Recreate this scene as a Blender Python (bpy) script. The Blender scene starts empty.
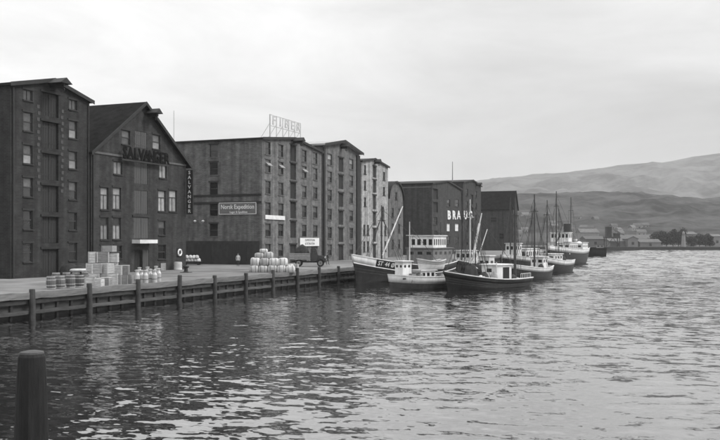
import bpy, bmesh, math, random
import numpy as np
from mathutils import Vector, Matrix
from mathutils.geometry import tessellate_polygon

random.seed(7)
rng = np.random.default_rng(11)
R = math.radians
scene = bpy.context.scene
C = scene.collection

# ------------------------------------------------------------------ camera
CAM_Z = 5.4          # camera height above the water (standing on a bridge)
QZ = 1.75            # quay height above the water
F = 860.0            # focal length in photo pixels (720 wide)
HOR = 240.0          # photo row of the horizon
YAW = R(21.6)        # the quay runs along +Y, the camera looks this far left of it
XF = -60.0           # the building line
XQ = -43.0           # the quay edge
cam_d = bpy.data.cameras.new('camera')
cam = bpy.data.objects.new('camera', cam_d)
C.objects.link(cam)
cam.location = (0, 0, CAM_Z)
cam.rotation_euler = (R(90), 0, YAW)
cam_d.sensor_width = 36
cam_d.lens = 36 * F / 720
cam_d.shift_y = (HOR - 220) / 720
cam_d.clip_start = 0.5
cam_d.clip_end = 20000
scene.camera = cam

# ------------------------------------------------------------------ sky, sun, exposure
SKY_OFF = (1.2, 0.3, 0.0)
SUN_EL, SUN_AZ = R(44), R(68)      # azimuth measured from +Y towards +X
world = bpy.data.worlds.new('World')
scene.world = world
world.use_nodes = True
wn, wl = world.node_tree.nodes, world.node_tree.links
wn.clear()
w_out = wn.new('ShaderNodeOutputWorld')
w_bg = wn.new('ShaderNodeBackground')
w_bg.inputs['Strength'].default_value = 0.1
sky = wn.new('ShaderNodeTexSky')
sky.sky_type = 'NISHITA'
sky.sun_disc = False
sky.sun_elevation = SUN_EL
sky.sun_rotation = SUN_AZ
sky.dust_density = 4.0
w_bw = wn.new('ShaderNodeRGBToBW')
wl.new(sky.outputs[0], w_bw.inputs[0])
w_tc = wn.new('ShaderNodeTexCoord')
w_map = wn.new('ShaderNodeMapping')
w_map.inputs['Scale'].default_value = (2.6, 2.6, 9.0)
w_map.inputs['Location'].default_value = (2.3, 0.4, 1.7)
wl.new(w_tc.outputs['Generated'], w_map.inputs['Vector'])
w_n1 = wn.new('ShaderNodeTexNoise')
w_n1.inputs['Scale'].default_value = 1.1
w_n1.inputs['Detail'].default_value = 7
w_n1.inputs['Roughness'].default_value = 0.62
w_n1.inputs['Distortion'].default_value = 0.5
wl.new(w_map.outputs[0], w_n1.inputs['Vector'])
w_n2 = wn.new('ShaderNodeTexNoise')           # the broad sheets
w_n2.inputs['Scale'].default_value = 1.0
w_n2.inputs['Detail'].default_value = 2
w_map2 = wn.new('ShaderNodeMapping')
w_map2.inputs['Scale'].default_value = (1.3, 1.3, 1.6)
w_map2.inputs['Location'].default_value = SKY_OFF
wl.new(w_tc.outputs['Generated'], w_map2.inputs['Vector'])
wl.new(w_map2.outputs[0], w_n2.inputs['Vector'])
def w_range(src, a0, a1, b0, b1):
    m = wn.new('ShaderNodeMapRange')
    for k, v in zip(('From Min', 'From Max', 'To Min', 'To Max'), (a0, a1, b0, b1)): m.inputs[k].default_value = v
    wl.new(src, m.inputs['Value'])
    return m.outputs[0]
def w_mul(a, b):
    m = wn.new('ShaderNodeMath'); m.operation = 'MULTIPLY'
    wl.new(a, m.inputs[0]); wl.new(b, m.inputs[1])
    return m.outputs[0]
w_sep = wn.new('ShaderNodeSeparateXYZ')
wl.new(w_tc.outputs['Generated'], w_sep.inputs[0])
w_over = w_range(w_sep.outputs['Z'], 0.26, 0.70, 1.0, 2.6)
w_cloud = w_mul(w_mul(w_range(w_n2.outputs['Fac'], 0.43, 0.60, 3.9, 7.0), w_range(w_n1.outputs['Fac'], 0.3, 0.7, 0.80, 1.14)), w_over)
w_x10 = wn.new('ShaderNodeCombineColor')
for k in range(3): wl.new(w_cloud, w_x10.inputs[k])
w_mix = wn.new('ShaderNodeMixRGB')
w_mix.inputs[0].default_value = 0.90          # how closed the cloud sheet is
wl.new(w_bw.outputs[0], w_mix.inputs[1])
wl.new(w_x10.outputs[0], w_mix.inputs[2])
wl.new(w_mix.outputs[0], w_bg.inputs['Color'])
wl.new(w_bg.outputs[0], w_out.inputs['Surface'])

sun_d = bpy.data.lights.new('sun', 'SUN')
sun_d.energy = 1.5
sun_d.angle = R(18)
sun_d.color = (1, 0.995, 0.985)
sun = bpy.data.objects.new('sun', sun_d)
C.objects.link(sun)
sun_dir = Vector((math.cos(SUN_EL) * math.sin(SUN_AZ), math.cos(SUN_EL) * math.cos(SUN_AZ), math.sin(SUN_EL)))
sun.rotation_euler = sun_dir.to_track_quat('Z', 'Y').to_euler()
sun.location = (0, 0, 60)

vs = scene.view_settings
vs.view_transform = 'Standard'
vs.look = 'None'
vs.gamma = 1
vs.exposure = 0.63
vs.use_curve_mapping = False
scene.cycles.use_denoising = True
scene.cycles.filter_width = 1.6
scene.cycles.max_bounces = 6
scene.cycles.volume_bounces = 1
scene.cycles.transparent_max_bounces = 8

# ------------------------------------------------------------------ photo pixel -> place
CT, ST = math.cos(YAW), math.sin(YAW)
def ray(px):
    a = (px - 360) / F
    return (-ST + a * CT, CT + a * ST)          # ground direction per metre of depth
def at(px, d, z=0.0):
    r = ray(px)
    return Vector((r[0] * d, r[1] * d, z))
def gnd(px, py, z=QZ):
    """the point of the plane z seen at a photo pixel"""
    d = (CAM_Z - z) * F / (py - HOR)
    return at(px, d, z)
def zat(py, d):
    return CAM_Z + (HOR - py) * d / F
def depth(p):
    return -ST * p[0] + CT * p[1]
def fy(px, x=XF):
    r = ray(px)
    return r[1] * x / r[0]
def fz(px, py, x=XF):
    """height above the quay of a pixel on the building line"""
    return zat(py, x / ray(px)[0]) - QZ

# ------------------------------------------------------------------ materials
MATS = {}
def mat(name, base, rough=0.8, var=0.25, scale=1.0, kind=None, bump=0.0, spec=0.3, metal=0.0, rnd=0.0, stretch=(1, 1, 1)):
    if name in MATS:
        return MATS[name]
    m = bpy.data.materials.new(name)
    m.use_nodes = True
    n, l = m.node_tree.nodes, m.node_tree.links
    b = n['Principled BSDF']
    b.inputs['Roughness'].default_value = rough
    b.inputs['Specular IOR Level'].default_value = spec
    b.inputs['Metallic'].default_value = metal
    tc = n.new('ShaderNodeTexCoord')
    mp = n.new('ShaderNodeMapping')
    mp.inputs['Scale'].default_value = stretch
    l.new(tc.outputs['Object'], mp.inputs['Vector'])
    nz = n.new('ShaderNodeTexNoise')
    nz.inputs['Scale'].default_value = scale
    nz.inputs['Detail'].default_value = 8
    nz.inputs['Roughness'].default_value = 0.62
    l.new(mp.outputs[0], nz.inputs['Vector'])
    mr = n.new('ShaderNodeMapRange')
    mr.inputs['From Min'].default_value = 0.28
    mr.inputs['From Max'].default_value = 0.72
    mr.inputs['To Min'].default_value = base * (1 - var)
    mr.inputs['To Max'].default_value = base * (1 + var)
    l.new(nz.outputs['Fac'], mr.inputs['Value'])
    val = mr.outputs[0]
    height = nz.outputs['Fac']
    if kind == 'brick':
        br = n.new('ShaderNodeTexBrick')
        br.inputs['Scale'].default_value = 1.0
        br.inputs['Brick Width'].default_value = 0.46
        br.inputs['Row Height'].default_value = 0.15
        br.inputs['Mortar Size'].default_value = 0.012
        br.inputs['Color1'].default_value = (0.78, 0.78, 0.78, 1)
        br.inputs['Color2'].default_value = (1.12, 1.12, 1.12, 1)
        br.inputs['Mortar'].default_value = (1.35, 1.35, 1.35, 1)
        cx = n.new('ShaderNodeSeparateXYZ')
        l.new(tc.outputs['Object'], cx.inputs[0])
        ad = n.new('ShaderNodeMath'); ad.operation = 'ADD'
        l.new(cx.outputs['X'], ad.inputs[0]); l.new(cx.outputs['Y'], ad.inputs[1])
        cb = n.new('ShaderNodeCombineXYZ')
        l.new(ad.outputs[0], cb.inputs['X']); l.new(cx.outputs['Z'], cb.inputs['Y'])
        l.new(cb.outputs[0], br.inputs['Vector'])
        mu = n.new('ShaderNodeMixRGB'); mu.blend_type = 'MULTIPLY'; mu.inputs[0].default_value = 1
        l.new(val, mu.inputs[1]); l.new(br.outputs['Color'], mu.inputs[2])
        # rain streaks: noise stretched down the wall
        st = n.new('ShaderNodeMapping'); st.inputs['Scale'].default_value = (1.3, 1.3, 0.07)
        l.new(tc.outputs['Object'], st.inputs['Vector'])
        n2 = n.new('ShaderNodeTexNoise'); n2.inputs['Scale'].default_value = 1.0; n2.inputs['Detail'].default_value = 5
        l.new(st.outputs[0], n2.inputs['Vector'])
        m2 = n.new('ShaderNodeMapRange')
        m2.inputs['From Min'].default_value = 0.3; m2.inputs['From Max'].default_value = 0.7
        m2.inputs['To Min'].default_value = 0.66; m2.inputs['To Max'].default_value = 1.32
        l.new(n2.outputs['Fac'], m2.inputs['Value'])
        mv = n.new('ShaderNodeMixRGB'); mv.blend_type = 'MULTIPLY'; mv.inputs[0].default_value = 1
        l.new(mu.outputs[0], mv.inputs[1]); l.new(m2.outputs[0], mv.inputs[2])
        val = mv.outputs[0]
        height = br.outputs['Fac']
    if kind == 'planks':
        wv = n.new('ShaderNodeTexWave')
        wv.wave_type = 'BANDS'; wv.bands_direction = 'Z'; wv.wave_profile = 'SAW'
        wv.inputs['Scale'].default_value = 1.6
        l.new(tc.outputs['Object'], wv.inputs['Vector'])
        m3 = n.new('ShaderNodeMapRange')
        m3.inputs['To Min'].default_value = 0.75; m3.inputs['To Max'].default_value = 1.1
        l.new(wv.outputs['Fac'], m3.inputs['Value'])
        mv = n.new('ShaderNodeMixRGB'); mv.blend_type = 'MULTIPLY'; mv.inputs[0].default_value = 1
        l.new(val, mv.inputs[1]); l.new(m3.outputs[0], mv.inputs[2])
        val = mv.outputs[0]
        height = wv.outputs['Fac']
    if rnd:
        oi = n.new('ShaderNodeObjectInfo')
        m4 = n.new('ShaderNodeMapRange')
        m4.inputs['To Min'].default_value = 1 - rnd; m4.inputs['To Max'].default_value = 1 + rnd
        l.new(oi.outputs['Random'], m4.inputs['Value'])
        mv = n.new('ShaderNodeMixRGB'); mv.blend_type = 'MULTIPLY'; mv.inputs[0].default_value = 1
        l.new(val, mv.inputs[1]); l.new(m4.outputs[0], mv.inputs[2])
        val = mv.outputs[0]
    l.new(val, b.inputs['Base Color'])
    if bump:
        bp = n.new('ShaderNodeBump')
        bp.inputs['Strength'].default_value = 1
        bp.inputs['Distance'].default_value = bump
        l.new(height, bp.inputs['Height'])
        l.new(bp.outputs[0], b.inputs['Normal'])
    MATS[name] = m
    return m

M = lambda k: MATS[k]
mat('brick_dark', 0.027, 0.9, 0.42, 0.9, 'brick', 0.01)
mat('brick_mid', 0.035, 0.9, 0.42, 0.9, 'brick', 0.01)
mat('brick_grey', 0.105, 0.9, 0.42, 0.9, 'brick', 0.01)
mat('brick_pale', 0.125, 0.9, 0.42, 0.9, 'brick', 0.01)
mat('render_pale', 0.27, 0.9, 0.42, 0.9, 'brick', 0.004)
mat('brick_far', 0.04, 0.9, 0.42, 0.9, 'brick', 0.01)
mat('quoin_pale', 0.065, 0.9, 0.3, 3)
mat('band_dark', 0.022, 0.8, 0.3, 2)
mat('tar', 0.03, 0.75, 0.4, 1.5, bump=0.01)
mat('trim_grey', 0.1, 0.8, 0.25, 2)
mat('trim_dark', 0.025, 0.7, 0.3, 2)
mat('roof_slate', 0.012, 0.95, 0.6, 1.2, bump=0.03, spec=0.05)
mat('roof_felt', 0.018, 0.9, 0.35, 0.5)
mat('roof_zinc', 0.30, 0.6, 0.25, 0.7)
mat('frame_dark', 0.04, 0.6, 0.3, 3)
mat('white_frame_glare', 0.62, 0.6, 0.15, 3)
mat('glass_dark', 0.02, 0.12, 0.3, 1, spec=0.6, rnd=0.6)
mat('glass_mid', 0.065, 0.18, 0.5, 1.6, spec=0.6, rnd=0.5)
mat('glass_curtain', 0.24, 0.25, 0.35, 1.4, spec=0.5, rnd=0.3)
mat('door_dark', 0.025, 0.7, 0.3, 1.5, stretch=(6, 6, 0.4), bump=0.01)
mat('door_grey', 0.07, 0.75, 0.2, 1.5, stretch=(6, 6, 0.4), bump=0.01)
mat('white_paint', 0.7, 0.5, 0.10, 2)
mat('white_worn', 0.66, 0.6, 0.2, 1.3)
mat('sign_grey', 0.13, 0.7, 0.2, 2)
mat('iron_dark', 0.03, 0.5, 0.3, 3)
mat('iron_grey', 0.22, 0.5, 0.2, 3)
mat('quay_dirt', 0.17, 0.95, 0.5, 0.22, bump=0.03)
mat('timber_pale', 0.14, 0.9, 0.4, 1.3, stretch=(3, 0.5, 3), bump=0.02, rnd=0.2)
mat('timber_mid', 0.07, 0.9, 0.4, 1.6, stretch=(3, 0.5, 3), bump=0.02, rnd=0.25)
mat('timber_wet', 0.04, 0.6, 0.5, 1.6, bump=0.03, rnd=0.25)
mat('pile_tar', 0.012, 0.7, 0.5, 4, bump=0.03, stretch=(3, 3, 0.5))
mat('pile_top', 0.07, 0.9, 0.3, 6)
mat('crate_wood', 0.37, 0.85, 0.35, 4, stretch=(1, 1, 6), rnd=0.5)
mat('crate_dark', 0.24, 0.85, 0.3, 4, stretch=(1, 1, 6), rnd=0.25)
mat('barrel_wood', 0.10, 0.8, 0.35, 4, stretch=(5, 5, 0.6), rnd=0.3)
mat('hoop', 0.33, 0.5, 0.3, 5)
mat('churn', 0.45, 0.4, 0.2, 4, metal=0.3)
mat('tarp', 0.5, 0.85, 0.3, 1.6, bump=0.04, rnd=0.25)
mat('sack', 0.55, 0.9, 0.15, 3, bump=0.02, rnd=0.2)
mat('hull_black', 0.012, 0.45, 0.9, 1.0, spec=0.4, stretch=(1.6, 1.6, .5))
mat('hull_grey', 0.05, 0.5, 0.5, 1.0)
mat('boat_white', 0.68, 0.45, 0.22, 0.9, stretch=(1.5, 1.5, .4))
mat('boat_cream', 0.58, 0.5, 0.15, 1.2)
mat('deck', 0.16, 0.85, 0.3, 2)
mat('mast_dark', 0.05, 0.7, 0.3, 2)
mat('mast_pale', 0.55, 0.6, 0.2, 2)
mat('rope', 0.06, 0.9, 0.2, 5)
mat('net_dark', 0.04, 0.9, 0.5, 4, bump=0.05)
mat('rubber', 0.02, 0.8, 0.3, 4)
mat('truck_paint', 0.03, 0.35, 0.3, 2, spec=0.5)
mat('skin', 0.33, 0.6, 0.1, 5)
mat('cloth_pale', 0.52, 0.9, 0.15, 5)
mat('cloth_dark', 0.04, 0.9, 0.25, 5)
mat('hair', 0.02, 0.7, 0.2, 9)
mat('leaf', 0.022, 0.7, 0.45, 0.5, rnd=0.2)
mat('bark', 0.05, 0.9, 0.3, 3)
mat('house_white', 0.2, 0.8, 0.15, 0.4, rnd=0.25)
mat('house_roof', 0.09, 0.8, 0.3, 0.5, rnd=0.3)
mat('land', 0.10, 0.95, 0.4, 0.02)
mat('lifebuoy', 0.80, 0.5, 0.1, 3)
mat('awning_cloth', 0.26, 0.9, 0.2, 3)
mat('sign_pale', 0.45, 0.6, 0.2, 3)
mat('letter_black', 0.006, 0.9, 0.1, 3, spec=0.1)
mat('plank_line', 0.05, 0.7, 0.6, 2)
mat('lamp_glass', 0.8, 0.3, 0.05, 3)

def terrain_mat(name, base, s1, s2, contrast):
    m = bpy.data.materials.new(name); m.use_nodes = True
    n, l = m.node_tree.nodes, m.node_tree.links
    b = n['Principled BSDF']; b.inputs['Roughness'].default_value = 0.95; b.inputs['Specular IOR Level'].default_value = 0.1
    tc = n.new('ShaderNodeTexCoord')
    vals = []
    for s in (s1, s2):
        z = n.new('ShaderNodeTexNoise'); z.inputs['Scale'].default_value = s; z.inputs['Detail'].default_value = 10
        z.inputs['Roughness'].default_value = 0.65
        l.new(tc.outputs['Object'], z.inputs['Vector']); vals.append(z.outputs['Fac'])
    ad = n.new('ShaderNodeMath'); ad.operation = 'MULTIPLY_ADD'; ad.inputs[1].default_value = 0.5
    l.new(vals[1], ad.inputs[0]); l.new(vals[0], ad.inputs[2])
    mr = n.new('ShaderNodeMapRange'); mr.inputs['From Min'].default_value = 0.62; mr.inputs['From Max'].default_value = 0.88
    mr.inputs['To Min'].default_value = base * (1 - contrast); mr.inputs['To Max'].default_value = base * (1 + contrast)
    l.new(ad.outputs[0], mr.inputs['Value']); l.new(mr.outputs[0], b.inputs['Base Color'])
    MATS[name] = m
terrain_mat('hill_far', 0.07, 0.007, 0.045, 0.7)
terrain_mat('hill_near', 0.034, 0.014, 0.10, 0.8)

def water_mat():
    m = bpy.data.materials.new('water'); m.use_nodes = True
    n, l = m.node_tree.nodes, m.node_tree.links
    b = n['Principled BSDF']
    b.inputs['Base Color'].default_value = (0.008, 0.008, 0.008, 1)
    b.inputs['Roughness'].default_value = 0.05
    b.inputs['IOR'].default_value = 1.6
    b.inputs['Specular IOR Level'].default_value = 0.5
    b.inputs['Coat Weight'].default_value = 1.0
    b.inputs['Coat IOR'].default_value = 1.6
    b.inputs['Coat Roughness'].default_value = 0.05
    tc = n.new('ShaderNodeTexCoord')
    mp = n.new('ShaderNodeMapping'); mp.inputs['Rotation'].default_value = (0, 0, -YAW); mp.inputs['Scale'].default_value = (0.7, 1.25, 1)
    l.new(tc.outputs['Object'], mp.inputs['Vector'])
    geo = n.new('ShaderNodeNewGeometry')
    # the quay shelters the water beside it; the wind reaches the open basin
    sx = n.new('ShaderNodeSeparateXYZ'); l.new(tc.outputs['Object'], sx.inputs[0])
    wind = n.new('ShaderNodeMapRange'); wind.inputs['From Min'].default_value = -34; wind.inputs['From Max'].default_value = 10
    wind.inputs['To Min'].default_value = 0.75; wind.inputs['To Max'].default_value = 1.9
    l.new(sx.outputs['X'], wind.inputs['Value'])
    far = n.new('ShaderNodeMapRange'); far.inputs['From Min'].default_value = 60; far.inputs['From Max'].default_value = 190
    far.inputs['To Min'].default_value = 1.0; far.inputs['To Max'].default_value = 1.6
    l.new(sx.outputs['Y'], far.inputs['Value'])
    w2 = n.new('ShaderNodeMath'); w2.operation = 'MULTIPLY'
    l.new(wind.outputs[0], w2.inputs[0]); l.new(far.outputs[0], w2.inputs[1]); wind = w2
    prev = geo.outputs['Normal']
    for s, k, det in ((3.4, 0.22, 2), (0.9, 0.22, 2)):
        z = n.new('ShaderNodeTexNoise'); z.inputs['Scale'].default_value = s; z.inputs['Detail'].default_value = det
        z.inputs['Roughness'].default_value = 0.5; z.inputs['Distortion'].default_value = 0.3
        l.new(mp.outputs[0], z.inputs['Vector'])
        su = n.new('ShaderNodeVectorMath'); su.operation = 'SUBTRACT'; su.inputs[1].default_value = (.5, .5, .5)
        l.new(z.outputs['Color'], su.inputs[0])
        mu = n.new('ShaderNodeVectorMath'); mu.operation = 'MULTIPLY'; mu.inputs[1].default_value = (k, k, 0)
        l.new(su.outputs[0], mu.inputs[0])
        sc = n.new('ShaderNodeVectorMath'); sc.operation = 'SCALE'
        l.new(mu.outputs[0], sc.inputs[0]); l.new(wind.outputs[0], sc.inputs['Scale']); mu = sc
        ad = n.new('ShaderNodeVectorMath'); ad.operation = 'ADD'
        l.new(prev, ad.inputs[0]); l.new(mu.outputs[0], ad.inputs[1])
        prev = ad.outputs[0]
    nm = n.new('ShaderNodeVectorMath'); nm.operation = 'NORMALIZE'
    l.new(prev, nm.inputs[0]); prev = nm.outputs[0]
    l.new(prev, b.inputs['Normal']); l.new(prev, b.inputs['Coat Normal'])
    MATS['water'] = m
water_mat()

# ------------------------------------------------------------------ mesh helpers
class MB:
    def __init__(s):
        s.v, s.f = [], []
    def add(s, vs_, fs):
        o = len(s.v)
        s.v += [tuple(p) for p in vs_]
        s.f += [tuple(i + o for i in f) for f in fs]
        return s
    def box(s, c, d, rz=0.0, taper=1.0):
        cx, cy, cz = c; a, b, h = d[0] / 2, d[1] / 2, d[2] / 2
        co, si = math.cos(rz), math.sin(rz)
        vv = []
        for z, t in ((-h, 1), (h, taper)):
            for x, y in ((-a, -b), (a, -b), (a, b), (-a, b)):
                x *= t; y *= t
                vv.append((cx + x * co - y * si, cy + x * si + y * co, cz + z))
        return s.add(vv, [(0, 3, 2, 1), (4, 5, 6, 7), (0, 1, 5, 4), (1, 2, 6, 5), (2, 3, 7, 6), (3, 0, 4, 7)])
    def tube(s, p0, p1, r0, r1=None, n=8, caps=True):
        r1 = r0 if r1 is None else r1
        p0, p1 = Vector(p0), Vector(p1)
        ax = (p1 - p0).normalized()
        u = ax.orthogonal().normalized(); w = ax.cross(u)
        vv = []
        for p, r in ((p0, r0), (p1, r1)):
            for i in range(n):
                t = 2 * math.pi * i / n
                vv.append(p + u * (r * math.cos(t)) + w * (r * math.sin(t)))
        fs = [(i, (i + 1) % n, n + (i + 1) % n, n + i) for i in range(n)]
        if caps: fs += [tuple(range(n - 1, -1, -1)), tuple(range(n, 2 * n))]
        return s.add(vv, fs)
    def lathe(s, prof, c=(0, 0, 0), n=14):
        vv = []
        for r, z in prof:
            for i in range(n):
                t = 2 * math.pi * i / n
                vv.append((c[0] + r * math.cos(t), c[1] + r * math.sin(t), c[2] + z))
        fs = []
        for k in range(len(prof) - 1):
            fs += [(k * n + i, k * n + (i + 1) % n, (k + 1) * n + (i + 1) % n, (k + 1) * n + i) for i in range(n)]
        fs += [tuple(range(n - 1, -1, -1)), tuple(range((len(prof) - 1) * n, len(prof) * n))]
        return s.add(vv, fs)
    def torus(s, c, Rr, r, axis='x', n=20, k=8):
        vv = []
        for i in range(n):
            a = 2 * math.pi * i / n
            for j in range(k):
                b = 2 * math.pi * j / k
                q = Rr + r * math.cos(b)
                x, y, z = r * math.sin(b), q * math.cos(a), q * math.sin(a)
                if axis == 'z': x, y, z = y, z, x
                elif axis == 'y': x, y, z = y, x, z
                vv.append((c[0] + x, c[1] + y, c[2] + z))
        return s.add(vv, [(i * k + j, ((i + 1) % n) * k + j, ((i + 1) % n) * k + (j + 1) % k, i * k + (j + 1) % k) for i in range(n) for j in range(k)])
    def panel(s, outline, holes, t, fmap):
        """a wall sheet of thickness t with real openings; fmap(u, z, depth) -> point"""
        loops = [outline] + holes
        flat = [p for lp in loops for p in lp]
        tris = tessellate_polygon([[Vector((p[0], p[1], 0)) for p in lp] for lp in loops])
        N = len(flat)
        vv = [fmap(p[0], p[1], 0) for p in flat] + [fmap(p[0], p[1], t) for p in flat]
        fs = [tuple(x) for x in tris] + [tuple(i + N for i in reversed(x)) for x in tris]
        o = 0
        for lp in loops:
            k = len(lp)
            fs += [(o + i, o + (i + 1) % k, N + o + (i + 1) % k, N + o + i) for i in range(k)]
            o += k
        return s.add(vv, fs)
    def mesh(s, name, smooth=False, fix=True):
        me = bpy.data.meshes.new(name)
        me.from_pydata(s.v, [], s.f)
        if fix:
            bm = bmesh.new(); bm.from_mesh(me)
            bmesh.ops.recalc_face_normals(bm, faces=bm.faces)
            bm.to_mesh(me); bm.free()
        if smooth:
            me.polygons.foreach_set('use_smooth', [True] * len(me.polygons))
        me.update()
        return me
    def build(s, name, m, parent=None, loc=(0, 0, 0), rz=0.0, smooth=False, fix=True):
        return link(name, s.mesh(name, smooth, fix), m, parent, loc, rz)

def link(name, me, m, parent=None, loc=(0, 0, 0), rz=0.0):
    if m is not None and len(me.materials) == 0:
        me.materials.append(MATS[m] if isinstance(m, str) else m)
    o = bpy.data.objects.new(name, me)
    C.objects.link(o)
    o.location = loc; o.rotation_euler = (0, 0, rz)
    if parent: o.parent = parent
    return o
def tag(o, label, cat, group=None):
    o['label'] = label; o['category'] = cat
    if group: o['group'] = group
    return o
def thing(name, label, cat, loc=(0, 0, 0), rz=0.0, group=None):
    o = bpy.data.objects.new(name, None)
    o.empty_display_size = 0.3
    C.objects.link(o); o.location = loc; o.rotation_euler = (0, 0, rz)
    return tag(o, label, cat, group)
def struct(o):
    o['kind'] = 'structure'; return o
def copy_tree(o, parent=None, loc=None, rz=None):
    c = o.copy(); C.objects.link(c); c.parent = parent
    if loc is not None: c.location = loc
    if rz is not None: c.rotation_euler = (0, 0, rz)
    for ch in o.children: copy_tree(ch, c)
    return c
def line(name, pts, r, m, parent=None, n=5):
    mb = MB()
    for a, b in zip(pts[:-1], pts[1:]): mb.tube(a, b, r, r, n)
    return mb.build(name, m, parent)
def text(name, s, size, m, parent, loc, rot, depth_=0.03, spacing=1.0, align='CENTER', xs=1.0, bold=.012):
    cu = bpy.data.curves.new(name, 'FONT')
    cu.body = s; cu.size = size; cu.extrude = depth_ / 2; cu.align_x = align; cu.align_y = 'CENTER'
    cu.space_character = spacing; cu.resolution_u = 2; cu.offset = size * bold
    tmp = bpy.data.objects.new('tmp_text', cu); C.objects.link(tmp)
    dg = bpy.context.evaluated_depsgraph_get()
    me = bpy.data.meshes.new_from_object(tmp.evaluated_get(dg))
    bpy.data.objects.remove(tmp); bpy.data.curves.remove(cu)
    me.name = name
    me.materials.clear()
    if xs != 1.0: me.transform(Matrix.Diagonal((xs, 1, 1, 1)))
    o = link(name, me, m, parent, loc)
    o.rotation_euler = rot
    return o
ROT_FRONT = (R(90), 0, R(90))       # lettering on a wall facing +X
ROT_SIDE = (R(90), 0, 0)            # lettering on a wall facing -Y

# ------------------------------------------------------------------ water
xs = np.concatenate([[-5000, -1500, -400, -120, -60], np.arange(-43.6, 62, 0.26), np.arange(62.5, 232, 0.85), [260, 500, 1500, 5000]])
ysl, y, st = [], 14.0, 0.09
while y < 175:
    ysl.append(y); y += st; st = 0.09 + (y - 14) * 0.0040
ys = np.concatenate([[-600, -100, 0], ysl, np.arange(175.9, 500, 0.95), [520, 700, 1500, 6000]])
X, Y = np.meshgrid(xs, ys)
Z = np.zeros_like(X)
mean_dir = math.atan2(CT, -ST) + R(8)
for i in range(90):
    lam = math.exp(rng.uniform(math.log(0.42), math.log(1.9)))
    th = mean_dir + rng.normal(0, 0.42)
    k = 2 * math.pi / lam
    amp = 0.00128 * lam ** 0.9 * rng.uniform(0.4, 1.4)
    # short waves fade out where the sheet is too coarse for them
    step = 0.09 + np.clip(Y - 14, 0, None) * 0.0040
    fade = np.clip((lam / np.maximum(step, 0.12) - 2.2) / 2.0, 0, 1) * (X < 62)
    Z += amp * fade * np.sin(k * (X * math.cos(th) + Y * math.sin(th)) + rng.uniform(0, 6.283))
gust = 0.75 + 0.5 * np.sin(X * 0.09 + 1.3 * np.sin(Y * 0.05)) * np.sin(Y * 0.07 + 0.6 * np.sin(X * 0.06 + 1))
Z *= gust
ed = np.clip((X + 43.6) / 3, 0, 1) * np.clip((62 - X) / 6, 0, 1) * np.clip((Y - 14) / 2, 0, 1) * np.clip((178 - Y) / 40, 0, 1)
Z *= ed
# longer waves of the open basin, farther out
Z2 = np.zeros_like(X)
for i in range(40):
    lam = math.exp(rng.uniform(math.log(2.6), math.log(7.0)))
    th = mean_dir + rng.normal(0, 0.5)
    k = 2 * math.pi / lam
    Z2 += 0.0030 * lam * rng.uniform(0.5, 1.4) * np.sin(k * (X * math.cos(th) + Y * math.sin(th)) + rng.uniform(0, 6.283))
Z += Z2 * np.clip((Y - 90) / 110, 0, 1) * np.clip((X + 40) / 12, 0, 1) * np.clip((232 - X) / 20, 0, 1) * np.clip((500 - Y) / 20, 0, 1)
ny, nx = X.shape
me = bpy.data.meshes.new('water')
co = np.stack([X, Y, Z], -1).reshape(-1, 3).astype(np.float32)
idx = np.arange(ny * nx).reshape(ny, nx)
quads = np.stack([idx[:-1, :-1], idx[:-1, 1:], idx[1:, 1:], idx[1:, :-1]], -1).reshape(-1, 4)
me.vertices.add(len(co)); me.vertices.foreach_set('co', co.ravel())
me.loops.add(quads.size); me.loops.foreach_set('vertex_index', quads.ravel().astype(np.int32))
me.polygons.add(len(quads)); me.polygons.foreach_set('loop_start', np.arange(0, quads.size, 4, dtype=np.int32))
me.polygons.foreach_set('use_smooth', np.ones(len(quads), dtype=bool))
me.update(); me.validate()
struct(link('water', me, 'water'))

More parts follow.
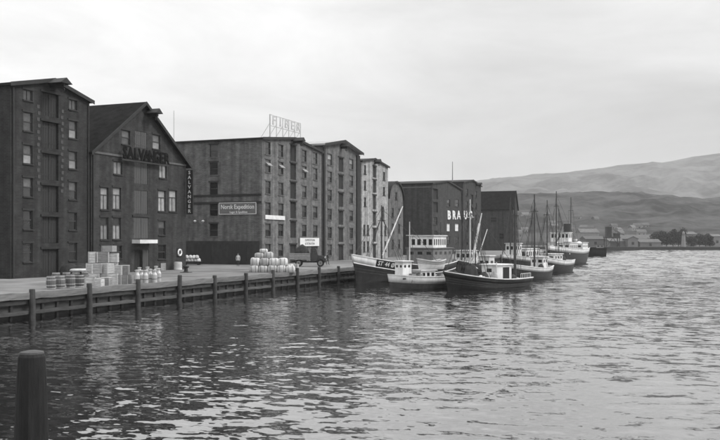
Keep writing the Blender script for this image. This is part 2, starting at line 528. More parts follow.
# ------------------------------------------------------------------ quay: slab, timber face, mooring posts
QY0, QY1, BAY = 28.9, 340.9, 6.0
quay = struct(MB().box(((XQ - 0.56 - 600) / 2, (QY0 + QY1) / 2, QZ / 2 - 0.5), (600 - (-XQ) - 0.56, QY1 - QY0, QZ + 1)).build('quay', 'quay_dirt'))
quay_posts = [QY0 + BAY * i for i in range(1, 52)]
beam_meshes = {}
NEAR_N = sum(1 for q in quay_posts if q < 135)
MB().box((0, 0, 0), (.10, QY1 - QY0 - .2, QZ + .7)).build('quay_face', 'timber_mid', quay, (XQ - .50, (QY0 + QY1) / 2, QZ / 2 - .55))
for i, yp in enumerate(quay_posts):
    near = yp < 135
    if not near and (i - NEAR_N) % 2: continue
    L = BAY if near else 2 * BAY
    def beam(nm, m, dx, z, sx, sz):
        key = (nm, near, i % 4)
        if key not in beam_meshes:
            mb = MB(); n = 7; rr = random.Random(i * 7 + len(nm))
            vv, fs = [], []
            for q in range(n):      # a baulk that is not quite straight
                yy = -L / 2 + 0.02 + (L - 0.04) * q / (n - 1)
                ox, oz = rr.uniform(-0.025, 0.025), rr.uniform(-0.03, 0.03)
                vv += [(-sx / 2 + ox, yy, -sz / 2 + oz), (sx / 2 + ox, yy, -sz / 2 + oz), (sx / 2 + ox, yy, sz / 2 + oz), (-sx / 2 + ox, yy, sz / 2 + oz)]
                if q:
                    o = 4 * q
                    fs += [(o - 4 + a, o - 4 + (a + 1) % 4, o + (a + 1) % 4, o + a) for a in range(4)]
            fs += [(3, 2, 1, 0), tuple(range(4 * n - 4, 4 * n))]
            beam_meshes[key] = mb.add(vv, fs).mesh(nm)
        link(nm, beam_meshes[key], m, quay, (XQ + dx - quay.location.x, yp + L / 2, z))
    beam('cap_beam', 'timber_pale', -0.20, QZ - 0.19, 0.5, 0.46)
    beam('waling_beam', 'timber_wet', -0.26, QZ - 0.62, 0.26, 0.30)
    beam('fender_beam', 'timber_mid', -0.16, 0.40, 0.30, 0.24)
    mb = MB()
    h = 0.26 + 0.30 * random.random()
    mb.lathe([(0.21, -0.9), (0.22, 0.5), (0.20, QZ + h - 0.04), (0.16, QZ + h)], n=10)
    ps = mb.build('mooring_post', 'timber_wet', quay, (XQ + 0.10, yp, 0))
    ps.rotation_euler = (random.uniform(-.02, .02), random.uniform(-.02, .02), random.random())
    if near:
        for q in range(1, 4):      # the sheet piles between the posts
            MB().lathe([(0.15, -0.9), (0.15, QZ - 0.32)], n=7).build('timber_pile', 'timber_wet', quay, (XQ - 0.40, yp + q * 1.5, 0))

# land behind everything
land = struct(MB().box((0, 0, -0.2), (4200, 2600, 3.0)).build('ground', 'land', None, at(360, 1300 + 480, 0.2), YAW))
land.location.z = 0.0 + 0.15

# ------------------------------------------------------------------ hills
def interp(tab, x):
    a = np.array(tab, float)
    return np.interp(x, a[:, 0], a[:, 1])
def fbm(x, y, s, seed):
    r = np.random.default_rng(seed); z = np.zeros_like(x); a = 1.0
    for o in range(6):
        for _ in range(5):
            th = r.uniform(0, 6.28); z = z + a * np.sin((x * math.cos(th) + y * math.sin(th)) / s * 6.28 * r.uniform(.7, 1.3) + r.uniform(0, 6.28)) / 5
        s *= 0.52; a *= 0.55
    return z
def hill_height(skyline, d0, d1, lat, d, rough, seed):
    px = 360 + lat / d1 * F
    ridge = (HOR - interp(skyline, px)) * d1 / F + CAM_Z
    t = np.clip((d - d0) / (d1 - d0), 0, 2)
    prof = np.where(t <= 1, np.sin(t * math.pi / 2) ** 1.15, np.cos(np.clip(t - 1, 0, 1) * 1.2))
    n = fbm(lat, d, rough * 9, seed) * rough * np.clip(t * 3, 0, 1) * np.clip(1.25 - np.abs(t - 1) * 0.2, .3, 1)
    return 1.8 + (ridge - 1.8) * prof + n * np.clip(np.abs(t - 1) * 3, 0.06, 1)
def hill(name, m, skyline, d0, d1, d2, rough, seed, na=260, nb=90):
    la = np.linspace(-1.25, 1.25, na) * d1; dd = np.linspace(d0, d2, nb)
    LA, D = np.meshgrid(la, dd)
    H = hill_height(skyline, d0, d1, LA, D, rough, seed)
    H[0, :] = -0.5
    X_ = LA * CT - D * ST; Y_ = LA * ST + D * CT
    v = np.stack([X_, Y_, H], -1).reshape(-1, 3)
    ii = np.arange(na * nb).reshape(nb, na)
    q = np.stack([ii[:-1, :-1], ii[:-1, 1:], ii[1:, 1:], ii[1:, :-1]], -1).reshape(-1, 4)
    me = bpy.data.meshes.new(name); me.from_pydata(v.tolist(), [], q.tolist())
    me.polygons.foreach_set('use_smooth', [True] * len(me.polygons)); me.update()
    return struct(link(name, me, m))
SKY_FAR = [(-700, 225), (0, 212), (300, 200), (420, 189), (460, 184), (490, 181), (520, 177.5), (560, 174.5), (580, 172), (600, 168.8), (620, 166.5), (650, 165.5), (665, 162.5), (680, 159.5), (700, 156.5), (720, 153.5), (770, 148), (860, 141), (1000, 150), (1400, 190)]
SKY_NEAR = [(-700, 222), (0, 216), (300, 206), (420, 200), (490, 197), (520, 197), (560, 195), (590, 195.5), (610, 197.5), (640, 202), (660, 203), (690, 200), (720, 197), (770, 193), (860, 190), (1000, 200), (1400, 220)]
NEAR_ARGS = (SKY_NEAR, 640.0, 1450.0)
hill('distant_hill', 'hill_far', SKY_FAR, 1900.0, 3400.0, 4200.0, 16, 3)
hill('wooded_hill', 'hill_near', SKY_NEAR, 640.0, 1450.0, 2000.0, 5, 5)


# ------------------------------------------------------------------ buildings
WIN = {}
def win_meshes(kind, w, h):
    """frame, panes and sill meshes of a window, centred, looking along -Y"""
    key = (kind, round(w, 1), round(h, 1))
    if key in WIN: return key, WIN[key]
    w, h = key[1], key[2]
    b = 0.07
    fr = MB()
    fr.box((0, 0, h / 2 - b / 2), (w, .10, b)); fr.box((0, 0, -h / 2 + b / 2), (w, .10, b))
    fr.box((-w / 2 + b / 2, 0, 0), (b, .10, h - 2 * b)); fr.box((w / 2 - b / 2, 0, 0), (b, .10, h - 2 * b))
    if kind == 'sash':
        zs = [(-h / 2 + b, -0.05), (0.05, h / 2 - b)]
        fr.box((0, -.01, 0), (w - 2 * b, .09, .10))
    elif kind == 'tall':
        zt = h / 2 - h * 0.34
        zs = [(-h / 2 + b, zt - .04), (zt + .04, h / 2 - b)]
        fr.box((0, -.01, zt), (w - 2 * b, .09, .09))
        fr.box((0, -.005, (-h / 2 + zt) / 2), (.06, .07, zt + h / 2 - b))
    else:
        zs = [(-h / 2 + b, h / 2 - b)]
        fr.box((0, -.005, 0), (.05, .07, h - 2 * b))
    panes = []
    for z0, z1 in zs:
        panes.append(((z0 + z1) / 2, MB().box((0, 0, 0), (w - 2 * b, .02, z1 - z0)).mesh('pane')))
    sill = MB().box((0, 0, 0), (w + .24, .22, .12)).mesh('sill')
    lint = MB().box((0, 0, 0), (w + .36, .10, .20)).mesh('lintel')
    WIN[key] = (fr.mesh('window'), panes, sill, lint)
    return key, WIN[key]
PANE_ME = {}
def mesh_in(me, m):
    k = (me.name, m)
    if k not in PANE_ME:
        c = me.copy(); c.materials.clear(); c.materials.append(MATS[m]); PANE_ME[k] = c
    return PANE_ME[k]

def put_window(root, side, u, z, w, h, kind='sash', glass=('glass_mid',), frame='frame_dark', sill='trim_dark', lintel=None, depth_=0.16, W=0, blind=None):
    key, (fm, panes, sm, lm) = win_meshes(kind, w, h)
    if side == 'front': loc, rz = (-depth_, u, z), R(90)
    else: loc, rz = (-u, depth_, z), 0
    wd = link('window', mesh_in(fm, frame), None, root, loc, rz)
    for i, (pz, pm) in enumerate(panes):
        g = glass[i % len(glass)]
        p = link('pane', mesh_in(pm, g), None, wd, (0, 0.02, pz))
        p.rotation_euler = (random.uniform(-.012, .012), 0, random.uniform(-.012, .012))
    if sill: link('sill', mesh_in(sm, sill), None, wd, (0, -depth_ + .0, -key[2] / 2 - .065))
    if lintel: link('lintel', mesh_in(lm, lintel), None, wd, (0, -depth_ - .01, key[2] / 2 + .105))
    if blind:
        # half-raised awning in the lower sash
        mb = MB(); a, hh = key[1] * .8, key[2] * .24
        mb.add([(-a / 2, -depth_ - .02, hh), (a / 2, -depth_ - .02, hh), (a / 2, -depth_ - .5, 0.02), (-a / 2, -depth_ - .5, 0.02),
                (-a / 2, -depth_ - .0, hh + .03), (a / 2, -depth_ - .0, hh + .03), (a / 2, -depth_ - .5, 0.05), (-a / 2, -depth_ - .5, 0.05)],
               [(0, 1, 2, 3), (7, 6, 5, 4), (0, 4, 5, 1), (1, 5, 6, 2), (2, 6, 7, 3), (3, 7, 4, 0)])
        mb.build('awning', 'awning_cloth', wd)
    return [(u - key[1] / 2, z - key[2] / 2), (u + key[1] / 2, z - key[2] / 2), (u + key[1] / 2, z + key[2] / 2), (u - key[1] / 2, z + key[2] / 2)]

def put_door(root, side, u, z0, w, h, m='door_dark', depth_=0.3, leaves=2, lintel='trim_dark'):
    me = MB().box((0, 0, 0), (w, .05, h)).mesh('door')
    if side == 'front': loc, rz = (-depth_, u, z0 + h / 2), R(90)
    else: loc, rz = (-u, depth_, z0 + h / 2), 0
    d = link('door', me, 'band_dark', root, loc, rz)
    lw = w / leaves - .04
    lv = MB()
    n = 3
    for q in range(n): lv.box((-lw / 2 + lw * (q + .5) / n, 0, 0), (lw / n - .025, .05, h - .06))
    lv.box((0, -.035, h * .3), (lw - .04, .03, .12)); lv.box((0, -.035, -h * .3), (lw - .04, .03, .12))
    lv = lv.mesh('leaf')
    for q in range(leaves): link('door_leaf', mesh_in(lv, m), None, d, (-w / 2 + w * (q + .5) / leaves, -.06, 0))
    if lintel: MB().box((0, 0, 0), (w + .5, .14, .22)).build('lintel', lintel, d, (0, -depth_ - .02, h / 2 + .12))
    return [(u - w / 2, z0), (u + w / 2, z0), (u + w / 2, z0 + h), (u - w / 2, z0 + h)]

def warehouse(name, label, cat, px0, px1, D, eave, apex, wall, front, side=(), fwall=None, roof='roof_felt', frac=0.5, x=XF, arch=False,
              over=0.35, group='warehouses along the quay', y0=None, y1=None, t=0.4, roof_t=0.22, eave2=None, barge='trim_dark'):
    y0 = fy(px0, x) if y0 is None else y0
    y1 = fy(px1, x) if y1 is None else y1
    W = y1 - y0
    eave2 = eave if eave2 is None else eave2
    root = thing(name, label, cat, (x, y0, QZ), 0, group)
    fh = [h for h in front(root, y0, W) if h]
    out = [(0, 0), (W, 0), (W, eave2)]
    ridge = [(W, eave2), (W * frac, apex), (0, eave)]
    if arch:
        ridge = [(W / 2 + W / 2 * math.cos(math.pi * k / 12), eave + (apex - eave) * math.sin(math.pi * k / 12)) for k in range(13)]
        out = [(0, 0), (W, 0)] + ridge
    else:
        out += ridge[1:]
    # openings that run down to the ground are cut a hair above it
    fh = [[(p[0], max(p[1], 0.03)) for p in h] for h in fh]
    MB().panel(out, fh, t, lambda u, z, d: (-d, u, z)).build('front_wall', fwall or wall, root)
    sh = [h for h in (side(root, D) if callable(side) else [])]
    sh = [[(p[0], max(p[1], 0.03)) for p in h] for h in sh]
    MB().panel([(t, 0), (D, 0), (D, eave), (t, eave)], sh, t, lambda u, z, d: (-u, d, z)).build('side_wall', wall, root)
    MB().panel([(t, 0), (D, 0), (D, eave2), (t, eave2)], [], t, lambda u, z, d: (-u, W - d, z)).build('side_wall', wall, root)
    MB().panel([(p[0] * .94 + W * .03, p[1] * .99) for p in out], [], t, lambda u, z, d: (-D + d + .05, u, z)).build('back_wall', wall, root)
    # roof slabs
    rf = None
    if not arch: ridge = [(W + over, eave2 - (apex - eave2) * over / (W * (1 - frac))), (W * frac, apex), (-over, eave - (apex - eave) * over / (W * frac))]
    mb = MB()
    k = len(ridge)
    vv = []
    for xx in (over, -D - over):
        for (u, z) in ridge: vv.append((xx, u, z + .01))
        for (u, z) in ridge: vv.append((xx, u, z + .01 + roof_t))
    fs = []
    for i in range(k - 1):
        fs += [(i, i + 1, 2 * k + i + 1, 2 * k + i), (k + i, 3 * k + i, 3 * k + i + 1, k + i + 1), (i, k + i, k + i + 1, i + 1), (2 * k + i, 2 * k + i + 1, 3 * k + i + 1, 3 * k + i)]
    fs += [(0, 2 * k, 3 * k, k), (k - 1, 2 * k - 1, 4 * k - 1, 3 * k - 1)]
    rf = mb.add(vv, fs).build('roof', roof, root)
    # barge board along the front edge
    bb = MB()
    for (a, b) in zip(ridge[:-1], ridge[1:]):
        bb.add([(over + .06, a[0], a[1] - .12), (over + .06, b[0], b[1] - .12), (over + .06, b[0], b[1] + roof_t + .05), (over + .06, a[0], a[1] + roof_t + .05),
                (over + .01, a[0], a[1] - .12), (over + .01, b[0], b[1] - .12), (over + .01, b[0], b[1] + roof_t + .05), (over + .01, a[0], a[1] + roof_t + .05)],
               [(0, 1, 2, 3), (7, 6, 5, 4), (0, 4, 5, 1), (1, 5, 6, 2), (2, 6, 7, 3), (3, 7, 4, 0)])
    bb.build('barge_board', barge, rf)
    return root, y0, W

def hoist(root, y, z, out=2.2, m='trim_dark', w=0.9):
    """the hoist beam with its little boarded hood under the gable tip"""
    out *= .68; w *= .72
    mb = MB().box((out / 2 - .2, 0, 0), (out + .4, .28, .34))
    h = mb.build('hoist_beam', m, root, (0, y, z))
    hd = MB()
    hd.add([(0, -w, .18), (0, w, .18), (0, 0, .75), (out + .25, -w, .18), (out + .25, w, .18), (out + .25, 0, .75)],
           [(0, 2, 1), (3, 4, 5), (0, 1, 4, 3), (1, 2, 5, 4), (2, 0, 3, 5)])
    hd.build('hood', m, h)
    MB().torus((out - .2, 0, -.4), .16, .05, 'y', 12, 6).build('pulley', 'iron_dark', h)
    return h

# ---- the first, dark brick warehouse at the left edge
def b1_front(root, y0, W):
    H = []
    for px, seq in ((28, (95, 122, 154, 187, 221, 253)), (73, (104, 130, 160, 190, 222, 252))):
        u = fy(px) - y0
        for r, py in enumerate(seq):
            z = 17.6 - 3.13 * r if r else 17.55
            if r: z = 15.0 - 3.14 * (r - 1)
            g = [('glass_mid', 'glass_mid'), ('glass_mid', 'glass_mid'), ('glass_mid', 'glass_mid'), ('glass_dark', 'glass_mid'), ('glass_dark', 'glass_dark'), ('glass_dark', 'glass_dark')][r]
            if r in (1, 2) : g = ('glass_curtain' if px == 73 or r == 2 else 'glass_mid', 'glass_mid')
            H.append(put_window(root, 'front', u, z, 1.25, 1.0 if r == 0 else 1.8, 'single' if r == 0 else 'sash', g, lintel='trim_dark'))
    u = (fy(50.5) - y0)
    zs = [(0.05, 2.7), (3.35, 2.6), (6.45, 2.6), (9.6, 2.6), (12.75, 2.6), (15.9, 2.3)]
    for z0, h in zs:
        H.append(put_door(root, 'front', u, z0, 2.3, h, 'door_dark', 0.34, lintel='band_dark'))
    return H
def b1_side(root, D):
    H = []
    for r in range(6):
        for u in (5, 10):
            H.append(put_window(root, 'side', u, 2.4 + 3.14 * r if r < 5 else 17.2, 1.2, 1.7 if r < 5 else 1.0, 'sash', ('glass_dark', 'glass_mid')))
    return H
b1, b1y, b1W = warehouse('brick_warehouse', 'dark brick six storey warehouse at the left edge with central loading doors', 'warehouse', 10.5, 89.5, 24, 18.2, 19.5, 'brick_dark', b1_front, b1_side, roof='roof_felt')
u1 = fy(50.5) - b1y
for s in (-1, 1):
    qm = MB().box((0, 0, 0), (.06, .34, .34)).mesh('quoin')
    z = 8.6
    k = 0
    while z < 16.8:
        link('quoin', mesh_in(qm, 'quoin_pale'), None, b1, (.015, u1 + s * (1.62 + .1 * (k % 2)), z)); z += .62; k += 1
hoist(b1, u1, 18.9, 2.6, 'trim_dark', 1.2)
MB().tube((0.12, 0.25, .1), (0.12, 0.25, 18), .07).build('downpipe', 'iron_dark', b1)
MB().tube((0.12, b1W - .3, .1), (0.12, b1W - .3, 18), .07).build('downpipe', 'iron_dark', b1)

# ---- the gabled building with the name board
def b2_front(root, y0, W):
    H = []
    def wpx(px, py, wpx_, hpx, kind='tall', glass=('glass_curtain',), **k):
        w = fy(px + wpx_ / 2) - fy(px - wpx_ / 2); d = XF / ray(px)[0]
        H.append(put_window(root, 'front', fy(px) - y0, fz(px, py), w, hpx * d / F, kind, glass, lintel='trim_dark', **k))
    cur = ('glass_curtain', 'glass_curtain')
    for px in (104.5, 117): wpx(px, 198.5, 8, 22, 'tall', cur)
    for px in (162, 173): wpx(px, 201, 7.4, 21, 'tall', cur)
    wpx(104.5, 228.5, 8, 22, 'tall', ('glass_curtain', 'glass_dark'))
    wpx(117, 228.5, 8, 22, 'tall', ('glass_curtain', 'glass_dark'))
    wpx(162, 228, 7, 14, 'sash', ('glass_dark', 'glass_mid'))
    wpx(162, 252, 8, 14, 'sash', ('glass_dark', 'glass_dark'))
    wpx(118, 168, 8.5, 13, 'single', cur)
    wpx(163, 171.5, 7.5, 13, 'single', cur)
    wpx(126, 137.5, 8.5, 14, 'sash', ('glass_mid', 'glass_mid'))
    wpx(156.5, 142, 7.5, 14, 'sash', ('glass_curtain', 'glass_mid'))
    wpx(118, 252, 8, 13, 'sash', ('glass_dark', 'glass_dark'))
    wpx(104.5, 252, 8, 13, 'sash', ('glass_dark', 'glass_dark'))
    u = fy(141) - y0
    w = 2.5
    H.append(put_door(root, 'front', u, fz(141, 148), w * .9, 1.9, 'door_grey', .12, 2, None))
    H.append(put_door(root, 'front', u, fz(141, 184), w, 2.6, 'door_grey', .12, 2, 'trim_dark'))
    H.append(put_door(root, 'front', u, fz(141, 214), w, 2.7, 'door_grey', .12, 2, None))
    H.append(put_door(root, 'front', u, fz(141, 238.5), w * 1.12, 2.45, 'door_grey', .10, 2, 'trim_dark'))
    H.append(put_door(root, 'front', u - .5, 0.03, 1.5, 2.5, 'band_dark', .38, 1, None))
    H.append(put_door(root, 'front', u + .95, 0.03, 1.1, 2.5, 'door_grey', .12, 1, None))
    return H
b2, b2y, b2W = warehouse('gabled_warehouse', 'dark gabled brick warehouse with steep slate roof and name board across its gable', 'warehouse', 91, 186, 26, 13.05, 19.35, 'brick_mid', b2_front, roof='roof_slate', over=.55, roof_t=.25)
uc = fy(141) - b2y
for (z, h) in ((13.0, .22),):
    MB().box((.05, b2W / 2, z), (.10, b2W - .1, h)).build('cornice', 'trim_grey', b2)
hoist(b2, fy(148) - b2y, 18.2, 2.0, 'trim_dark', 1.0)
# white canopy over the door
MB().box((.55, uc, fz(141, 241.5)), (1.1, 3.4, .42)).build('canopy', 'white_worn', b2)
MB().box((-.08, uc + .95, 1.75), (.05, .35, .45)).build('notice', 'white_paint', b2)
MB().tube((0.10, .25, .1), (0.10, .25, 12.8), .07).build('downpipe', 'iron_dark', b2)
# name board: letters standing on a rail in front of the gable
board = thing('name_board', 'dark standing letters on an iron rail across the slate roofed gable', 'sign', (XF + .45, b2y + (fy(118) + fy(165)) / 2 - b2y, QZ + fz(141, 156)))
bl = fy(165) - fy(118)
MB().box((0, 0, -.75), (.16, bl, .18)).build('rail', 'iron_dark', board)
for q in range(5): MB().tube((-.42, -bl / 2 + bl * q / 4, -.75), (0, -bl / 2 + bl * q / 4, -.75), .04).build('bracket', 'iron_dark', board)
sname = 'SALVANGER'
for q, ch in enumerate(sname):
    text('letter', ch, 1.75, 'letter_black', board, (.12, -bl / 2 + bl * (q + .5) / 9, -.02), ROT_FRONT, .10, xs=.92, bold=.035)

# ---- the long flat-roofed block
def b3_front(root, y0, W):
    H = []
    rows = (17.35, 14.7, 11.5, 8.3, 5.15, 2.1)
    for c, px in enumerate((268, 280.8, 304.3, 315.3)):
        for r, z in enumerate(rows):
            if r == 5 and c > 1: continue
            w = fy(px + 2.7) - fy(px - 2.7)
            bl_ = (r == 1 and c < 3)
            H.append(put_window(root, 'front', fy(px) - y0, z, min(w, 1.7), 1.9, 'sash', ('glass_dark', 'glass_dark') if r in (0,) else ('glass_dark', 'glass_mid'), blind=bl_, lintel='trim_grey', sill='trim_grey'))
    u = fy(293.2) - y0
    for r, z0 in enumerate((16.1, 13.2, 10.2, 7.1, 4.0)):
        H.append(put_door(root, 'front', u, z0, 2.1, 2.6, 'door_dark', .34))
    H.append(put_door(root, 'front', u, 0.03, 2.3, 2.9, 'door_dark', .34))
    H.append(put_door(root, 'front', fy(304.3) - y0, .03, 2.0, 2.3, 'door_dark', .3))
    H.append(put_door(root, 'front', fy(314.5) - y0, .03, 2.0, 2.3, 'door_dark', .3))
    return H
def b3_side(root, D):
    H = []
    for z in (17.1, 14.4, 11.4, 8.2, 5.15):
        H.append(put_window(root, 'side', 8.2, z, 1.35, 1.95, 'sash', ('glass_dark', 'glass_dark'), sill='trim_grey', lintel='trim_dark'))
    return H
b3, b3y, b3W = warehouse('long_warehouse', 'long grey brick warehouse with rooftop sign and a blank wall facing the yard', 'warehouse', 262, 321.5, 34, 18.55, 19.7, 'brick_grey', b3_front, b3_side, fwall='brick_pale', over=.3, frac=.5)
# the pale strip of the facade is lighter brick
for z in (fz(262, 194.5), fz(262, 202)):
    MB().box((-17, -.06, z), (33.8, .12, .30)).build('string_course', 'band_dark', b3)
MB().box((-17.2, -.10, 1.75), (33.4, .20, 3.46)).build('tarred_plinth', 'tar', b3)
for q in range(5):
    MB().box((-4 - 6 * q, -.22, 1.6), (3.0, .06, 2.9)).build('shutter', 'door_dark', b3)
hoist(b3, fy(293.2) - b3y, 19.1, 2.4, 'trim_dark', 1.0)
for q, (u, h) in enumerate(((8.6, 3.2), (13.2, 3.4), (-1, 0))):
    if h: MB().tube((-u - 8, 2, 18.7), (-u - 8, 2, 18.7 + h + 2), .035).build('aerial', 'iron_grey', b3)
# roof sign on its lattice
ry0, ry1 = fy(270, XF - .9), fy(300.5, XF - .9)
rs = thing('roof_sign', 'open lattice roof sign with tall letters above the long grey warehouse', 'sign', (XF - .9, (ry0 + ry1) / 2, QZ + 18.9))
rl = ry1 - ry0
for q in range(6):
    yy = -rl / 2 + rl * q / 5
    MB().tube((0, yy, -.2), (0, yy, 3.9), .06 if q else .11, n=6).build('post', 'sign_pale', rs)
    MB().tube((-2.0, yy, -.2), (0, yy, 2.6), .035, n=5).build('brace', 'sign_pale', rs)
for z in (2.2, 3.85): MB().tube((0, -rl / 2, z), (0, rl / 2, z), .05, n=6).build('rail', 'sign_pale', rs)
for q in range(9):
    yy = -rl / 2 + rl * q / 9; MB().tube((0, yy, 2.2), (0, yy + rl / 9, 3.85 if q % 2 else 2.2), .02, n=4).build('lacing', 'sign_pale', rs)
for q, ch in enumerate('FIBER'):
    text('letter', ch, 2.0, 'sign_pale', rs, (.12, -rl / 2 + rl * (q + .5) / 5, 3.02), ROT_FRONT, .08, xs=1.25)
# painted sign on the yard wall
sw = 7.7
sg = thing('painted_sign', 'pale lettered board on the blank yard wall of the long warehouse', 'sign', (XF - 4.05, b3y - .08, QZ + fz(240, 208.8) ))
sd = depth((XF - 4, b3y))
sg.location.z = zat(208.8, sd + 1.5)
MB().box((0, 0, 0), (6.3, .10, 1.75)).build('board', 'sign_grey', sg)
text('lettering', 'Norsk Expedition', .92, 'white_worn', sg, (0, -.07, .22), ROT_SIDE, .03, xs=.86)
text('lettering', 'Lager & Spedition', .42, 'white_worn', sg, (.2, -.07, -.55), ROT_SIDE, .03)
for s in (-1, 1): MB().box((0, -.02, s * .84), (6.3, .12, .08)).build('edging', 'white_worn', sg)
for s in (-1, 1): MB().box((s * 3.12, -.02, 0), (.08, .12, 1.6)).build('edging', 'white_worn', sg)
# white board across the first two windows of the facade, and the white board by the doors
wb = tag(MB().box((0, 0, 0), (.12, fy(284) - fy(264.5), .62)).build('white_board', 'white_worn', None, (XF + .12, (fy(284) + fy(264.5)) / 2, QZ + 7.05)), 'long white board fixed across two window bays near the yard corner', 'sign')
wd = thing('company_board', 'white two line company board above the dark lorry', 'sign', (XF + .16, (fy(299) + fy(318)) / 2, QZ + fz(308, 242)))
wl_ = fy(318) - fy(299)
MB().box((0, 0, 0), (.12, wl_, 1.35)).build('board', 'white_paint', wd)
text('lettering', 'EXPEDITION', .52, 'sign_grey', wd, (.07, 0, .28), ROT_FRONT, .02, xs=1.3)
text('lettering', 'KYSTRUTEN', .52, 'sign_grey', wd, (.07, 0, -.3), ROT_FRONT, .02, xs=1.3)
# vertical sign on the corner of the gabled warehouse
vsn = thing('vertical_sign', 'narrow black vertical sign with white letters at the gabled warehouse corner', 'sign', (XF + .55, fy(187.2), QZ + fz(187.2, 192.5)))
vd = XF / ray(187.2)[0]
vh = 44 * vd / F
MB().box((0, 0, 0), (.95, .16, vh)).build('board', 'band_dark', vsn)
for q, ch in enumerate(sname):
    text('letter', ch, .58, 'white_paint', vsn, (0, -.10, vh / 2 - vh * (q + .55) / 9.2), ROT_SIDE, .03, xs=1.1)
for s in (-1, 1): MB().box((-.5, 0, s * vh * .35), (.5, .06, .06)).build('bracket', 'iron_dark', vsn)
vsn.location = (XF + .62, b2y + b2W - .1, vsn.location.z)

# ---- fourth warehouse
def b4_front(root, y0, W):
    H = []
    for c, px in enumerate((329.8, 351.3)):
        for r, z in enumerate((17.65, 14.6, 11.4, 8.1, 4.9, 1.9)):
            H.append(put_window(root, 'front', fy(px) - y0, z, 1.8, 1.9, 'sash', ('glass_mid', 'glass_curtain') if r == 0 else ('glass_dark', 'glass_mid'), lintel='trim_grey', sill='trim_grey'))
    u = fy(341) - y0
    for z0, h in ((.03, 2.7), (3.3, 2.5), (6.4, 2.5), (9.6, 2.5), (12.8, 2.5), (15.9, 2.5)):
        H.append(put_door(root, 'front', u, z0, 2.2, h, 'door_dark', .34))
    return H
b4, b4y, b4W = warehouse('tall_warehouse', 'tall pale grey warehouse with projecting light roof and dark strips for its corner shade', 'warehouse', 323, 359, 26, 19.9, 21.3, 'brick_pale', b4_front, over=.7, roof='roof_zinc', roof_t=.3)
hoist(b4, fy(341) - b4y, 20.2, 1.8, 'trim_dark', .8)
MB().box((.1, .35, 9.8), (.2, .7, 19.5)).build('corner_shade', 'band_dark', b4)  # dark strip painted for the shadowed gap at this corner
MB().box((.12, b4W - .75, 9.8), (.24, 1.5, 19.5)).build('corner_shade', 'band_dark', b4)  # wider dark strip standing in for the shaded recess and gap

# ---- the whitewashed one
def b5_front(root, y0, W):
    H = []
    for px, zs, w in ((365, (17.2, 14.2, 11.0), 1.2), (384, (16.7, 13.6), 1.3)):
        for z in zs: H.append(put_window(root, 'front', fy(px) - y0, z, w, 1.7, 'sash', ('glass_dark', 'glass_mid')))
    for px in (364.3, 368, 381.5, 385.3):
        for z in (5.6, 2.4): H.append(put_window(root, 'front', fy(px) - y0, z, 1.1, 2.0, 'sash', ('glass_dark', 'glass_mid')))
    u = fy(374.6) - y0
    for z0, h in ((.03, 2.7), (3.3, 2.6), (6.5, 2.6), (9.7, 2.8), (13.0, 2.5), (16.0, 2.2)):
        H.append(put_door(root, 'front', u, z0, 1.9, h, 'door_dark', .34))
    ua = fy(383) - y0        # arched opening
    za = 9.0
    arch = [(ua - .9, za - 1.6), (ua + .9, za - 1.6)] + [(ua + .9 * math.cos(math.pi * k / 8), za + .6 + .9 * math.sin(math.pi * k / 8)) for k in range(9)]
    MB().panel([(p[0], p[1]) for p in arch], [], .05, lambda q, z, d: (-.25 - d, q, z)).build('arched_pane', 'glass_dark', root)
    H.append(arch)
    return H
b5, b5y, b5W = warehouse('whitewashed_warehouse', 'narrow whitewashed warehouse with dark loading doors and an arched window', 'warehouse', 361.5, 388, 24, 18.6, 19.6, 'render_pale', b5_front, frac=.45, over=.3)
hoist(b5, fy(374.6) - b5y, 18.9, 1.6, 'trim_dark', .9)

# ---- low round-gabled building
def b6_front(root, y0, W):
    H = []
    for u in (W * .28, W * .72):
        for z in (9.6, 6.2, 2.8): H.append(put_window(root, 'front', u, z, 1.4, 1.9, 'sash', ('glass_dark', 'glass_mid')))
    H.append(put_window(root, 'front', W / 2, 13.2, 1.4, 1.6, 'sash', ('glass_dark', 'glass_mid')))
    return H
b6, b6y, b6W = warehouse('round_gabled_house', 'low grey building with rounded gable squeezed behind the whitewashed warehouse', 'building', 388.5, 403, 20, 12.4, 16.2, 'brick_grey', b6_front, arch=True, over=.3, x=XF - 1.5)

# ---- big dark block behind the boats
def b7_front(root, y0, W):
    H = []
    for px in (448.5, 457):
        for r, py in enumerate((203, 240, 227.5)):
            H.append(put_window(root, 'front', fy(px) - y0, fz(px, py), 3.0 if px == 448.5 else 3.8, 1.9, 'sash', ('glass_mid',) if r < 2 else ('white_frame_glare',), frame='white_frame_glare' if r == 2 else 'frame_dark'))  # last row's panes coloured white for the bright reflection in the glass
    for z in (14.8, 11.6): H.append(put_door(root, 'front', fy(435.5) - y0, z - 1.2, 4.0, 2.5, 'band_dark', .36))
    for z in (8.3, 5.0, 1.9): H.append(put_window(root, 'front', fy(435.5) - y0, z, 3.0, 1.9, 'sash', ('glass_dark',)))
    return H
b7, b7y, b7W = warehouse('dark_warehouse', 'big dark brick warehouse behind the fishing boats with bright window panes', 'warehouse', 432, 461, 30, 17.2, 18.6, 'brick_far', b7_front, over=.3)
MB().box((-15, -.06, 16.4), (29.5, .12, .25)).build('string_course', 'trim_grey', b7)
for q in range(3): MB().box((-7 - 7 * q, -.08, 8.2), (.35, .16, 16)).build('wall_pier', 'trim_dark', b7)
fp = tag(MB().tube((0, 0, 0), (0, 0, 7.0), .16, .09).build('flagpole', 'iron_grey', None, (XF - 4, fy(452.5, XF - 4), QZ + 18.4)), 'bare flagpole on the roof of the big dark warehouse', 'flagpole')
